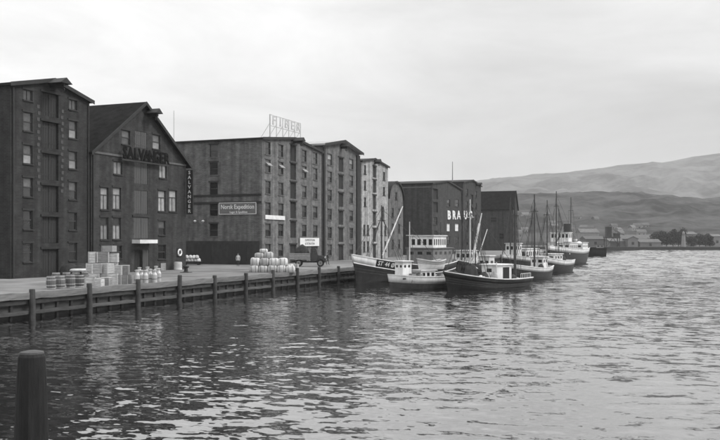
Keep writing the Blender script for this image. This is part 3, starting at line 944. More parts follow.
def b8_front(root, y0, W):
    H = []
    for px in (467, 476):
        for z in (16.8, 13.4, 10, 6.6, 3.2): H.append(put_window(root, 'front', fy(px) - y0, z, 2.2, 1.9, 'sash', ('glass_dark', 'glass_mid')))
    for z0 in (.03, 3.6, 7.0, 10.4, 13.8): H.append(put_door(root, 'front', fy(472) - y0, z0, 2.4, 2.6, 'door_dark', .34))
    return H
b8, b8y, b8W = warehouse('narrow_warehouse', 'narrow grey warehouse next along from the big dark one, with hoist beam', 'warehouse', 463, 481, 26, 19.3, 20.5, 'brick_mid', b8_front, over=.3)
hoist(b8, fy(476) - b8y, 19.4, 2.2)
wlt = thing('wall_lettering', 'big white wall letters high on the dark warehouse behind the boats', 'sign', (XF + .10, fy(459), QZ + fz(459, 215.5)))
for ch, px in zip('BRAUG', (448.5, 453.5, 458.2, 465, 470)):
    text('letter', ch, 3.0, 'white_paint', wlt, (.05, fy(px) - fy(459), fz(px, 215.5) - fz(459, 215.5)), ROT_FRONT, .10, xs=1.75, bold=.04)
def b9_front(root, y0, W):
    H = []
    for u in (W * .2, W * .8):
        for z in (12, 9, 6, 3): H.append(put_window(root, 'front', u, z, 1.4, 1.8, 'sash', ('glass_dark', 'glass_mid')))
    return H
def b9_side(root, D):
    return [put_window(root, 'side', 6.8, 11.4 - 0.7, 2.2, 1.7, 'sash', ('glass_dark',)), put_window(root, 'side', 4.0, 5.0, 1.6, 1.9, 'sash', ('glass_dark',))]
b9, b9y, b9W = warehouse('end_warehouse', 'last warehouse of the row with pitched slate roof and small side window', 'warehouse', 513, 517.5, 26, 14.6, 20.6, 'brick_mid', b9_front, b9_side, roof='roof_slate', over=.4)
MB().box((-13, -.06, 14.3), (25.5, .12, .35)).build('cornice', 'trim_dark', b9)

# ------------------------------------------------------------------ boats
class Boat:
    def __init__(s, name, label, bow, stern, B, fb, band=0.45, group='boats moored along the quay', hull='hull_black', bul='hull_black', cap='boat_white',
                 white_bow=0.0, rake=0.7, cat='fishing boat', strake=None, stern_w=0.6, deckm='deck'):
        bow, stern = Vector(bow), Vector(stern)
        f = (bow - stern); s.L = f.length; s.B = B; s.fb = fb; s.rake = rake; s.stern_w = stern_w
        s.rz = math.atan2(f.y, f.x)
        mid = (bow + stern) / 2
        s.root = thing(name, label, cat, (mid.x, mid.y, 0), s.rz, group)
        s.band = band
        ts = [0, .03, .08, .15, .25, .35, .45, .55, .64, .72, .79, .85, .90, .94, .97, .99, 1.0]
        s.strip('hull', ts, [0, .2, .4, .6, .8, 1.0], 'low', hull, s.root, close=True)
        if white_bow:
            a = [t for t in ts if t <= white_bow] + [white_bow]; b = [white_bow + .0005] + [t for t in ts if t > white_bow]
            s.bul = s.strip('bulwark', a, [0, .5, 1], 'band', bul, s.root)
            s.strip('bow_band', b, [0, .5, 1], 'band', 'boat_white', s.root)
        else:
            s.bul = s.strip('bulwark', ts, [0, .5, 1], 'band', bul, s.root)
        # deck
        mb = MB(); vv, fs = [], []
        for k, t in enumerate(ts):
            p = s.pt(t, 1 - .9 * band / (s.sheer(t) + .7)); z = p.z
            vv += [(p.x, p.y * .985, z), (p.x, -p.y * .985, z)]
            if k: fs.append((2 * k - 2, 2 * k - 1, 2 * k + 1, 2 * k))
        mb.add(vv, fs).build('deck', deckm, s.root)
        s.edge('rail_cap', ts, 1.0, .09, .05, cap)
        for qf in (.92, .80, .68):
            s.edge('plank_edge', ts, -qf, .018, .022, 'plank_line')
        if strake: s.edge('rubbing_strake', ts, -1, .05, .07, strake)
    def sheer(s, t):
        a, b, c = s.fb      # stern, lowest, bow
        return b + (a - b) * max(0, (.4 - t) / .4) ** 2 + (c - b) * max(0, (t - .3) / .7) ** 2
    def half(s, t):
        k = min(t / .38, 1); a = s.stern_w + (1 - s.stern_w) * math.sin(k * math.pi / 2)
        b = 1.0 if t < .5 else 1 - ((t - .5) / .5) ** 2.3
        return max(s.B / 2 * a * b, .03)
    def pt(s, t, q, side=1):
        """q: 0 keel .. 1 sheer"""
        zs = s.sheer(t); z = -.7 + q * (zs + .7)
        flare = .22 + .55 * max(0, (t - .45) / .55) ** 1.5
        w = s.half(t) * (max(q, .02) ** flare)
        x = (t - .5) * s.L - s.rake * (1 - q) * (t ** 8) * 1.3 + (.5 * s.rake) * (1 - q) * ((1 - t) ** 8)
        return Vector((x, w * side, z))
    def qband(s, t):
        return 1 - s.band / (s.sheer(t) + .7)
    def strip(s, name, ts, qs, mode, m, parent, close=False):
        mb = MB(); vv, fs = [], []; n = len(qs)
        for side in (1, -1):
            o0 = len(vv)
            for k, t in enumerate(ts):
                qb = s.qband(t)
                for q in qs:
                    qq = q * qb if mode == 'low' else qb + (1 - qb) * q
                    vv.append(tuple(s.pt(t, qq, side)))
                if k:
                    o = o0 + k * n
                    for j in range(n - 1): fs.append((o - n + j, o + j, o + j + 1, o - n + j + 1) if side == 1 else (o - n + j + 1, o + j + 1, o + j, o - n + j))
        h = len(vv) // 2
        fs.append(tuple(list(range(n)) + [h + i for i in range(n - 1, -1, -1)]))     # transom
        o = mb.add(vv, fs).build(name, m, parent, smooth=False, fix=False)
        me = o.data
        me.polygons.foreach_set('use_smooth', [len(p.vertices) == 4 for p in me.polygons])
        if mode == 'band':
            so = o.modifiers.new('thickness', 'SOLIDIFY'); so.thickness = .07; so.offset = 0
        return o
    def edge(s, name, ts, q, w, h, m):
        mb = MB()
        for side in (1, -1):
            P = []
            for t in ts:
                qq = q if q > 0 else s.qband(t) * -q
                p = s.pt(t, qq, side); P.append(p)
            for a, b in zip(P[:-1], P[1:]):
                mb.add([(a.x, a.y - w, a.z - h), (a.x, a.y + w, a.z - h), (a.x, a.y + w, a.z + h), (a.x, a.y - w, a.z + h),
                        (b.x, b.y - w, b.z - h), (b.x, b.y + w, b.z - h), (b.x, b.y + w, b.z + h), (b.x, b.y - w, b.z + h)],
                       [(0, 1, 5, 4), (1, 2, 6, 5), (2, 3, 7, 6), (3, 0, 4, 7)])
        return mb.build(name, m, s.root)
    def deck_z(s, x):
        t = x / s.L + .5
        return s.sheer(t) - s.band * .9
    def cabin(s, name, x, l, w, h, m='boat_white', z=None, wins=4, fw=3, wz=.66, wh=.42, roof='boat_cream', y=0, over=.18, glass='glass_dark', round_=False, door=None):
        z = s.deck_z(x) if z is None else z
        c = bpy.data.objects.new(name, None)
        mb = MB(); t = .06; hz = h * wz
        panes = []
        def holes(n, W):
            out = []
            for i in range(n):
                u = -W / 2 + W * (i + .5) / n; ww = min(W / n * .62, .75)
                if round_: lp = [(u + wh / 2 * math.cos(k * math.pi / 5), hz + wh / 2 * math.sin(k * math.pi / 5)) for k in range(10)]
                else: lp = [(u - ww / 2, hz - wh / 2), (u + ww / 2, hz - wh / 2), (u + ww / 2, hz + wh / 2), (u - ww / 2, hz + wh / 2)]
                out.append((lp, u, ww))
            return out
        base = -.25
        specs = (('px', w, fw, lambda u, zz, d: (l / 2 - d, u, zz)), ('mx', w, fw, lambda u, zz, d: (-l / 2 + d, u, zz)),
                 ('py', l - 2 * t, wins, lambda u, zz, d: (u, w / 2 - d, zz)), ('my', l - 2 * t, wins, lambda u, zz, d: (u, -w / 2 + d, zz)))
        for k, W, n, fm in specs:
            hs = holes(n, W)
            lps = [q[0] for q in hs]
            if door and k == 'py':
                lps = [q for q in lps if not (door[0] - door[1] / 2 - .1 < (q[0][0] + q[1][0]) / 2 < door[0] + door[1] / 2 + .1)]
                lps.append([(door[0] - door[1] / 2, .05), (door[0] + door[1] / 2, .05), (door[0] + door[1] / 2, h - .25), (door[0] - door[1] / 2, h - .25)])
            mb.panel([(-W / 2, base), (W / 2, base), (W / 2, h), (-W / 2, h)], lps, t, fm)
            for lp in lps:
                us = [p[0] for p in lp]; zs = [p[1] for p in lp]
                panes.append((fm((min(us) + max(us)) / 2, (min(zs) + max(zs)) / 2, t * .6), max(us) - min(us), max(zs) - min(zs), k))
        o = mb.build(name, m, s.root, (x, y, z))
        for loc, ww, hh, k in panes:
            d = (.02, ww + .05, hh + .05) if k[1] == 'x' else (ww + .05, .02, hh + .05)
            MB().box((0, 0, 0), d).build('pane', glass, o, loc)
        rf = MB().box((0, 0, h + .045), (l + 2 * over, w + 2 * over, .08)); rf.box((0, 0, h + .10), (l + over, w + over, .05))
        rf.build('cabin_roof', roof, o)
        return o
    def mast(s, x, h, r=.11, m='mast_dark', booms=(), stays=True, y=0, top=None):
        z = s.deck_z(x) - .1
        o = MB().tube((x, y, z), (x + (top or 0), y, h), r, r * .55, 8).build('mast', m, s.root)
        for (bx, bz, z0, bm, br) in booms:
            MB().tube((x, y + .12, z0), (x + bx, y + .3, bz), br, br * .7, 6).build('boom', bm, s.root)
            line('halyard', [(x + (top or 0) * .9, y, h * .93), (x + bx, y + .3, bz)], .018, 'rope', s.root, 4)
        MB().box((x, y, h * .80), (.08, 1.1, .07)).build('crosstree', m, s.root)
        tb = s.pt(.03, 1)
        line('backstay', [(x, y, h * .95), (tb.x, 0, tb.z)], .025, 'rope', s.root, 4)
        for side in (1, -1):
            line('halyard', [(x, y + side * .5, h * .80), (x + .15, y + side * .55, z + .9)], .022, 'rope', s.root, 4)
        if booms and (m == 'mast_pale' or booms[0][3] == 'mast_dark'):
            bx, bz, z0 = booms[0][:3]
            for q in range(6):      # a sail furled along the boom
                f0 = .12 + .11 * q; f1 = f0 + .12
                MB().tube((x + bx * f0, y + .2, z0 + (bz - z0) * f0 + .08), (x + bx * f1, y + .25, z0 + (bz - z0) * f1 + .08), .11 + .03 * (q % 2), .12, 7).build('furled_sail', 'sack' if m == 'mast_pale' else 'net_dark', s.root)
        if stays:
            line('forestay', [(x + (top or 0), y, h * .96), tuple(s.pt(.985, 1))], .03, 'rope', s.root, 4)
            for side in (1, -1):
                for dx in (-1.0, -.5, .1):
                    t = (x + dx) / s.L + .5; p = s.pt(t, 1, side)
                    line('shroud', [(x, y, h * .86), tuple(p)], .028, 'rope', s.root, 4)
        return o
    def hatch(s, x, l, w, h=.5, m='deck'):
        z = s.deck_z(x)
        o = MB().box((x, 0, z + h / 2 - .1), (l, w, h + .2)).build('hatch_coaming', m, s.root)
        for q in range(4): MB().box((x - l / 2 + l * (q + .5) / 4, 0, z + h + .04), (l / 4 - .03, w + .12, .07)).build('hatch_board', 'timber_mid', o)
    def winch(s, x, y=0):
        z = s.deck_z(x)
        o = MB().box((x, y, z + .3), (.5, .9, .6)).build('winch', 'iron_dark', s.root)
        MB().tube((x, y - .7, z + .55), (x, y + .7, z + .55), .2, .2, 10).build('drum', 'net_dark', o)
    def net(s, x, y, l, w, h, m='net_dark', name='net_pile'):
        lump(name, m, s.root, (x, y, s.deck_z(x) - .05), l, w, h, int(abs(x * 31)) + 3)
    def letters(s, txt, t0, size, q=.5, m='boat_white', step=None):
        step = step or size * .72 / s.L
        for k, ch in enumerate(txt):
            if ch == ' ': continue
            t = t0 - k * step; qb = s.qband(t); qq = qb + (1 - qb) * q
            p = s.pt(t, qq); a = s.pt(t - .004, qq); b = s.pt(t + .004, qq); up = s.pt(t, min(qq + .03, 1)) - s.pt(t, qq - .03)
            right = (a - b).normalized(); up = (up - right * up.dot(right)).normalized(); nrm = right.cross(up)
            lt = text('letter', ch, size, m, s.bul, (0, 0, 0), (0, 0, 0), .03)
            mm = Matrix((right, up, nrm)).transposed().to_4x4(); mm.translation = p + nrm * .06
            lt.matrix_local = mm

def lump(name, m, parent, loc, l, w, h, seed=1, rz=0, n=14, k=7, jag=.16, sq=2.6):
    """an uneven heap: squarish footprint, rounded top, random creases"""
    r = np.random.default_rng(seed); ph = r.uniform(0, 6.28, 8)
    mb = MB(); vv, fs = [], []
    for j in range(k + 1):
        a = j / k * math.pi / 2
        for i in range(n):
            b = 2 * math.pi * i / n
            ce, se = math.cos(b), math.sin(b)
            rr = (abs(ce) ** sq + abs(se) ** sq) ** (-1 / sq)
            f = math.cos(a) ** (2 / sq) * (1 + jag * (.5 * math.sin(3 * b + ph[0]) + .4 * math.sin(5 * b + ph[1] + 2 * a) + .35 * math.sin(9 * b + ph[2])))
            z = h * math.sin(a) ** (2 / sq) * (1 + jag * .6 * math.sin(2 * b + ph[3] + a * 2))
            vv.append((rr * ce * f * l / 2, rr * se * f * w / 2, z + r.normal(0, .012 * h)))
    for j in range(k):
        fs += [(j * n + i, j * n + (i + 1) % n, (j + 1) * n + (i + 1) % n, (j + 1) * n + i) for i in range(n)]
    fs.append(tuple(range(n - 1, -1, -1))); fs.append(tuple(range(k * n, (k + 1) * n)))
    return mb.add(vv, fs).build(name, m, parent, loc, rz, smooth=True)

P2 = lambda px, d: tuple(at(px, d, 0))
# A: black cutter with white bow and registration, alongside the quay
A = Boat('fishing_cutter', 'black hulled fishing cutter with white bow band and painted registration letters', (-39.6, 97.2, 0), P2(446, 128), 6.0, (2.3, 1.9, 3.65), band=1.0, white_bow=.868, strake='boat_white', rake=1.2)
A.letters('ST 44 Ø', .852, .80, .5, step=.0150)
A.mast(6.0, 9.9, .13, 'mast_dark', booms=((-5.2, 9.9, 3.4, 'mast_pale', .11),))
A.cabin('wheelhouse', -7.6, 4.2, 3.6, 1.7, z=4.25, wins=6, fw=4, wz=.5, wh=.85)
A.cabin('deckhouse', -8.0, 6.2, 4.2, 2.6, 'deck', z=1.6, roof='deck', wins=4, fw=3, wz=.75)
A.hatch(1.5, 3.2, 2.4); A.winch(4.2); A.net(9.0, .4, 2.0, 1.6, .9, 'sack', 'canvas_cover'); A.net(3.0, 1.4, 2.0, 1.2, .8)
A.mast(-11.6, 8.0, .09, 'mast_dark', stays=False)
MB().tube((-10.4, 0, 4), (-10.4, 0, 6.6), .28, .26, 12).build('funnel', 'iron_dark', A.root)
# B: white-railed boat with skiff
Bb = Boat('white_railed_boat', 'dark grey hulled boat with broad white rail, carrying a dinghy on its deckhouse', P2(388, 92.5), P2(449, 98.5), 3.3, (1.40, 1.35, 1.70), band=.80, hull='hull_grey', bul='boat_white', rake=.35)
Bb.cabin('wheelhouse', 2.45, 1.3, 1.25, 2.25, wins=2, fw=2, wz=.78, wh=.34, round_=True)
Bb.cabin('deckhouse', -.6, 2.2, 1.6, 1.35, wins=3, fw=2, wz=.62, wh=.6)
Bb.mast(1.5, 7.4, .08, 'mast_pale', stays=False)
Bb.hatch(1.3, 1.0, 1.2, .4); Bb.net(1.4, .9, .8, .6, 1.1); Bb.net(-3.0, 0, 1.4, 1.3, .8)
Bb.winch(1.6, .4)
MB().box((2.9, .86, Bb.sheer(.85) - .35), (.8, .30, .14)).build('hawse_plate', 'iron_dark', Bb.root, rz=0)
f_ = Vector(P2(388, 92.5)) - Vector(P2(449, 98.5)); f_.normalize()
dl = Vector((Bb.root.location.x, Bb.root.location.y, 0)) - f_ * 1.3 + Vector((f_.y, -f_.x, 0)) * -.35
dg = Boat('dinghy', 'small white dinghy lying on the deckhouse of the white railed boat', dl + f_ * 2.05, dl - f_ * 2.05, 1.5, (.65, .42, .85), band=.12, hull='boat_white', bul='boat_cream', cap='boat_cream', group='small boats', cat='dinghy', rake=.25)
dg.root.scale = (1, 1, .8); dg.root.location.z = Bb.deck_z(-.6) + 1.35 + .13 + .56
for q in (-.8, .0, .8): MB().box((q, 0, .20), (.22, 1.1, .04)).build('thwart', 'crate_wood', dg.root)
# C: low black boat with white house and pale mast
Cc = Boat('low_black_boat', 'low black fishing boat in front with small white deckhouse and pale mast', P2(443.5, 92.5), P2(524, 101.5), 4.4, (1.05, 1.0, 2.05), band=.5, rake=.7)
Cc.cabin('deckhouse', -1.9, 2.6, 2.2, 2.0, wins=0, fw=1, wz=.7, door=(-.35, 1.15), roof='boat_white', glass='band_dark')
Cc.mast(2.6, 9.9, .10, 'mast_pale', booms=((-1.6, 8.4, 2.5, 'mast_pale', .09),))
Cc.mast(-5.2, 10.3, .19, 'mast_dark', stays=False)
Cc.net(4.3, .2, 2.0, 1.5, .5, 'sack', 'canvas_cover'); Cc.net(3.2, .6, 1.4, 1.4, 1.8); Cc.net(1.3, .9, 1.3, 1.0, 1.1); Cc.winch(.6); Cc.net(-5.2, 0, 1.4, 1.4, .5, 'crate_dark', 'rope_coil')
for q in range(7):
    t = .05 + .03 * q; p = Cc.pt(t, 1); MB().tube(p, p + Vector((0, 0, .55)), .025, n=5).build('stanchion', 'boat_white', Cc.root)
line('guard_rail', [tuple(Cc.pt(.05 + .03 * q, 1) + Vector((0, 0, .55))) for q in range(7)], .025, 'boat_white', Cc.root)
MB().tube((-.1, 1.5, .8), (-.1, 1.5, 2.9), .07, .06, 8).build('samson_post', 'mast_pale', Cc.root)
for q, (x, y) in enumerate(((2.0, 1.1), (1.4, -.8), (.5, 1.5))): MB().box((x, y, Cc.deck_z(x) + .3), (.7, .5, .6), .3 * q).build('fish_box', 'crate_wood', Cc.root)
for q, (x, y) in enumerate(((5.0, 1.2), (2.4, 1.6), (1.6, 1.7), (7.4, .8))): MB().box((x, y, A.deck_z(x) + .5), (.8, .6, 1.0), .2 * q).build('fish_box', 'crate_wood', A.root)
for q, (x, y) in enumerate(((2.0, 1.0), (.9, 1.0), (-2.4, .8))): MB().box((x, y, Bb.deck_z(x) + .5), (.6, .5, 1.0), .2 * q).build('fish_box', 'crate_dark', Bb.root)
Ii = Boat('dark_workboat', 'small dark workboat heaped with gear between the low black boat and the quay boats', P2(462, 107), P2(491, 113), 3.0, (1.5, 1.4, 2.2), band=.5, cap='hull_grey')
Ii.net(-1.2, 0, 3.0, 2.0, 1.5); Ii.net(1.4, .2, 1.6, 1.4, 1.0, 'crate_dark', 'gear_pile'); Ii.mast(.4, 8.6, .11, 'mast_dark', booms=((-2.6, 6.8, 2.4, 'mast_pale', .07),)); Ii.cabin('deckhouse', -2.6, 1.4, 1.5, 2.3, 'boat_cream', wins=1, fw=2)
Cc.net(-3.7, .8, 1.2, .9, .9); Cc.net(.1, 1.3, .9, .8, 1.2, 'crate_dark', 'gear_pile'); Cc.net(2.2, 1.2, 1.3, .9, .7, 'sack', 'sail_bundle'); Cc.net(5.0, 0, 1.0, .8, .8)
# H, G behind
Hh = Boat('inner_white_boat', 'boat with white windowed cabin lying behind the low black boat', P2(456, 130), P2(484, 142), 4.0, (1.6, 1.5, 2.4), band=.6)
Hh.cabin('wheelhouse', 2.0, 3.2, 2.4, 2.5, wins=3, fw=3, wz=.72, wh=.6); Hh.mast(4.2, 11.5, .1, 'mast_dark'); Hh.net(-2, .4, 2, 1.6, 1.2); Hh.cabin('deckhouse', -1.6, 2.6, 2.2, 1.6)
Gg = Boat('passenger_boat', 'white cabined passenger boat with a row of windows beside the tall dark mast', P2(503, 146), P2(537, 161), 4.6, (2.4, 2.2, 3.0), band=.7, bul='boat_white')
Gg.cabin('wheelhouse', 3.6, 2.0, 2.2, 2.9, wins=2, fw=3, wz=.75, wh=.6); Gg.cabin('saloon', -1.6, 6.6, 3.2, 2.2, wins=6, fw=3, wz=.62, wh=.8)
Gg.mast(5.2, 12.8, .12, 'mast_dark'); Gg.mast(-6.0, 11.8, .12, 'mast_dark', stays=False)
# D, E
Dd = Boat('small_cutter', 'small dark cutter with white bulwark moored outside the passenger boat', P2(512, 113), P2(546, 125), 3.8, (1.7, 1.5, 2.2), band=.55, bul='boat_white')
Dd.mast(-1.9, 11.8, .15, 'mast_dark'); Dd.cabin('wheelhouse', -4.0, 2.0, 1.8, 1.9, wins=2, fw=2, wz=.72); Dd.hatch(-.2, 2.0, 1.6); Dd.net(2.6, .3, 1.6, 1.2, .7)
Ee = Boat('sloping_sheer_cutter', 'cutter with broad white sheer and blunt stern in front of the steamer', P2(535, 138), P2(568, 150), 4.2, (2.0, 1.9, 3.0), band=.75, bul='boat_white')
Ee.mast(2.2, 12.0, .13, 'mast_dark'); Ee.cabin('deckhouse', .2, 3.6, 2.4, 1.7, wins=3, fw=2, wz=.7); Ee.net(-3.6, .2, 2.0, 1.8, 1.6); Ee.winch(-2); Ee.mast(-3.0, 10.6, .09, 'mast_dark', stays=False)
A.net(-2.6, 1.6, 1.8, 1.2, 1.2); A.net(6.8, 1.0, 1.6, 1.2, .8); Bb.net(-1.9, 1.0, .9, .6, .9); Dd.net(-2.4, .8, 1.2, .8, 1.0); Dd.net(4.0, 0, 1.2, .9, .5); Gg.net(1.2, 1.6, 1.4, 1.0, 1.0)
# F steamer
Ff = Boat('coastal_steamer', 'coastal steamer with white superstructure, black hull, dark funnel and two masts', P2(549, 174), P2(580, 202), 6.4, (3.6, 3.3, 4.3), band=.95, bul='boat_white', cat='steamer', rake=1.0, stern_w=.7)
Ff.cabin('bridge_house', 3.0, 8.4, 4.8, 2.1, wins=7, fw=4, wz=.62, wh=.8); Ff.cabin('bridge', 4.3, 3.4, 3.8, 1.7, z=5.25, wins=3, fw=5, wz=.6, wh=.8)
Ff.cabin('stern_house', -10.0, 6.0, 4.6, 2.2, wins=4, fw=3)
MB().tube((-1.5, 0, 4), (-1.7, 0, 9.0), .85, .80, 16).build('funnel', 'iron_dark', Ff.root)
Ff.mast(9.0, 15.6, .17, 'mast_dark', booms=((-4.5, 8.6, 5.0, 'mast_dark', .10),)); Ff.mast(-5.4, 15.0, .15, 'mast_dark', booms=((4.0, 9.0, 5.6, 'mast_dark', .10),), stays=False)
for q in (-1, 1):
    MB().lathe([(.3, 0), (.28, 1.0), (.45, 1.3), (.42, 1.6)], n=10).build('ventilator', 'boat_cream', Ff.root, (-3.4, q * 1.4, 4.0))
    vb = lump('ship_lifeboat', 'boat_white', Ff.root, (-3.6, q * 2.2, 4.6), 3.6, 1.1, .5, 5, 0, jag=.02, sq=2.0)
Ff.net(11.5, 0, 2.4, 2.6, 1.0)
# dark barge beyond the steamer
bg = Boat('dark_barge', 'low dark barge moored past the steamer at the pier end', P2(584, 292), P2(607, 290), 6.0, (2.9, 2.7, 3.2), band=.5, cap='hull_black', cat='barge', stern_w=.9, group='boats moored along the quay')
bg.cabin('deckhouse', -1.5, 2.4, 3.0, 1.6, 'crate_dark', wins=2, fw=2, roof='iron_dark')

# ------------------------------------------------------------------ cargo on the quay
def barrel_proto():
    r = thing('barrel', '', 'barrel')
    MB().lathe([(.24, 0), (.29, .15), (.325, .42), (.325, .5), (.29, .77), (.24, .92), (.22, .92), (.22, .88)], n=14).build('staves', 'barrel_wood', r, smooth=False)
    for z, rr in ((.06, .275), (.27, .318), (.65, .318), (.86, .275)):
        MB().lathe([(rr, -.035), (rr + .006, -.035), (rr + .006, .035), (rr, .035)], (0, 0, z), 14).build('hoop', 'hoop', r)
    return r
bp_ = barrel_proto(); first = True
BAR = [(51, 289.3, 'leftmost barrel of the row standing nearest the quay edge'), (60.5, 288.6, 'second barrel from the left in the row at the quay edge'), (70.5, 288.0, 'third barrel from the left in the row at the quay edge'),
       (79.5, 287.2, 'right hand barrel of the row, next to the pale crates'), (56, 285.0, 'barrel just behind the two leftmost barrels of the row'), (66.5, 284.4, 'barrel standing behind the third barrel of the row'), (76, 283.8, 'barrel behind the right end of the barrel row'), (85.5, 284, 'barrel half hidden by the tarpaulin covered cart'), ]
for k, (px, py, lb) in enumerate(BAR):
    p = gnd(px, py)
    o = bp_ if k == 0 else copy_tree(bp_)
    o.location = p; o.rotation_euler = (0, 0, random.uniform(0, 6)); s_ = 1.08; o.scale = (s_, s_, s_ * random.uniform(.97, 1.05))
    tag(o, lb, 'barrel', 'barrels on the quay')

CR = {}
def crate(px, py, w, d, h, label, m='crate_wood', rz=None, z=QZ, dpt=None, group='crates on the quay'):
    """a boarded crate: body, top boards and corner battens"""
    p = gnd(px, py) if dpt is None else at(px, dpt)
    p.z = z
    rz = (YAW if rz is None else rz) + random.uniform(-.35, .35)
    r = thing('crate', label, 'crate', p, rz, group)
    key = (w, d, h)
    if key not in CR:
        n = max(2, int(h / .2)); side = MB()
        side.box((0, 0, h / 2), (w - .06, d - .06, h - .01))
        bm_ = MB()
        for q in range(n):
            zz = h * (q + .5) / n
            bm_.box((0, -d / 2 + .012, zz), (w - .002, .024, h / n - .02)); bm_.box((0, d / 2 - .012, zz), (w - .002, .024, h / n - .02))
            bm_.box((-w / 2 + .012, 0, zz), (.024, d - .05, h / n - .02)); bm_.box((w / 2 - .012, 0, zz), (.024, d - .05, h / n - .02))
        CR[key] = (side.mesh('core'), bm_.mesh('side_boards'), MB().box((0, 0, 0), (.08, .05, h)).mesh('batten'), MB().box((0, 0, h + .012), (w, d, .024)).mesh('lid'))
    a, b, c, e = CR[key]
    s_ = random.uniform(.88, 1.1); r.scale = (s_, random.uniform(.9, 1.08), 1)
    link('core', mesh_in(a, 'crate_dark'), None, r); link('side_boards', mesh_in(b, m), None, r); link('lid', mesh_in(e, m), None, r)
    for sx in (-1, 1):
        for sy in (-1, 1): link('batten', mesh_in(c, m), None, r, (sx * (w / 2 - .05), sy * (d / 2 + .025), h / 2))
    return r
# the pale heap of crates: level by level
z1 = QZ
def pile(px, dpt, lv, w, d, h, label, m='crate_wood', rz=None): return crate(px, 0, w, d, h, label, m, rz, QZ + lv, dpt)
pile(90, 68.5, 0, .75, .7, .7, 'pale crate at the front left foot of the crate heap')
pile(99, 67.5, 0, .7, .6, .6, 'small pale crate at the front foot of the heap beside the barrels')
pile(106, 68.6, 0, .8, .6, .65, 'pale crate at the front right foot of the crate heap')
pile(94, 70.2, 0, .9, .8, .9, 'large crate in the bottom layer of the heap, left side', rz=YAW + .1)
pile(104, 70.4, 0, .95, .8, .9, 'large crate in the bottom layer of the heap, middle', rz=YAW - .08)
pile(113, 70.6, 0, .9, .8, .9, 'large crate in the bottom layer of the heap, right side', rz=YAW)
pile(92, 72.0, 0, .9, .8, 1.7, 'tall crate standing at the back left of the crate heap', rz=YAW)
pile(98, 70.3, .93, .8, .7, .75, 'pale crate in the second layer of the heap, left', rz=YAW + .2)
pile(107, 70.5, .93, .9, .75, .8, 'pale crate in the second layer of the heap, right', rz=YAW - .15)
pile(103.5, 72.0, 0, 1.0, .8, 1.75, 'tall crate hidden behind the middle of the crate heap', rz=YAW)
pile(112, 72.2, 0, 1.0, .9, 1.75, 'tall crate at the back right of the crate heap', rz=YAW)
pile(104, 71.9, 1.78, .95, .8, .85, 'bright crate near the top of the heap, left of the topmost one', rz=YAW + .12)
pile(112.5, 72.1, 1.78, 1.0, .8, .75, 'bright crate near the top of the heap, right hand one', rz=YAW - .1)
pile(109, 72.0, 2.66, .9, .75, .5, 'topmost crate of the pale crate heap', 'crate_dark', rz=YAW)
pile(93.2, 72.0, 1.73, .75, .7, .9, 'upright pale crate at the upper left of the heap', rz=YAW + .15)
for q, (px, dd, lv, lb) in enumerate(((117.5, 70.8, 0, 'dark crate of the darker crate stack, nearest the pale heap'), (123.5, 71.2, 0, 'dark crate in the middle of the darker crate stack'), (129, 71.8, 0, 'dark crate at the right end of the darker crate stack'),
                                  (118.5, 71.2, .78, 'upper crate of the darker stack right of the heap, left one'), (125, 71.6, .78, 'upper crate of the darker stack right of the heap, right one'))):
    pile(px, dd, lv, .72, .9, .75, lb, 'crate_dark' if lv == 0 else 'crate_wood', rz=YAW)
# long light crates further right
crate(159.5, 270.4, 1.5, .9, .85, 'long pale crate left of the coiled rope by the gabled warehouse', rz=YAW)
crate(168, 269.6, 1.3, .9, .9, 'long pale crate beside the rope coil, the right hand one of two', rz=YAW + .06)
# milk churns
def churn_proto():
    r = thing('milk_churn', '', 'churn')
    MB().lathe([(.20, 0), (.21, .04), (.21, .62), (.13, .80), (.13, .90), (.17, .94), (.17, 1.0), (.05, 1.02)], n=14).build('body', 'churn', r, smooth=False)
    for s in (-1, 1): MB().torus((s * .2, 0, .72), .07, .015, 'y', 10, 5).build('handle', 'iron_grey', r)
    MB().lathe([(.215, -.02), (.225, 0), (.215, .02)], (0, 0, .3), 14).build('band', 'iron_dark', r)
    return r
cp = churn_proto()
CH = [(137, 284, 'leftmost metal churn of the group beside the darker crates'), (141.5, 282.8, 'second metal churn from the left in the churn group'), (145.5, 283.4, 'third metal churn from the left in the churn group'),
      (150, 282.6, 'fourth metal churn from the left in the churn group'), (154.5, 282.8, 'fifth metal churn from the left in the churn group'), (158.5, 281.6, 'rightmost metal churn, towards the long pale crates'),
      (139.5, 278.5, 'metal churn at the back left of the churn group'), (147.5, 278.4, 'metal churn at the back middle of the churn group'), (156, 278.2, 'metal churn at the back right of the churn group')]
for k, (px, py, lb) in enumerate(CH):
    o = cp if k == 0 else copy_tree(cp)
    o.location = gnd(px, py); o.rotation_euler = (0, 0, random.uniform(0, 6)); o.scale = (1.15, 1.15, 1.1 * random.uniform(.95, 1.06)); tag(o, lb, 'churn', 'metal churns on the quay')
# rope coil and bollard
rc = thing('rope_coil', 'thick pale rope coil standing between long crates and dark bollard', 'rope', gnd(178, 270))
for q in range(6): MB().torus((0, 0, .09 + q * .16), .42 - .02 * (q % 2), .09, 'z', 20, 7).build('rope_turn', 'sack', rc)
bo = thing('bollard', 'squat dark iron bollard beside the rope coil', 'bollard', gnd(186, 272.5))
MB().lathe([(.36, 0), (.36, .08), (.22, .12), (.20, .5), (.34, .58), (.36, .7), (.25, .78)], n=16).build('post', 'iron_dark', bo)
MB().box((0, 0, .03), (1.1, .8, .06)).build('base_plate', 'iron_dark', bo)
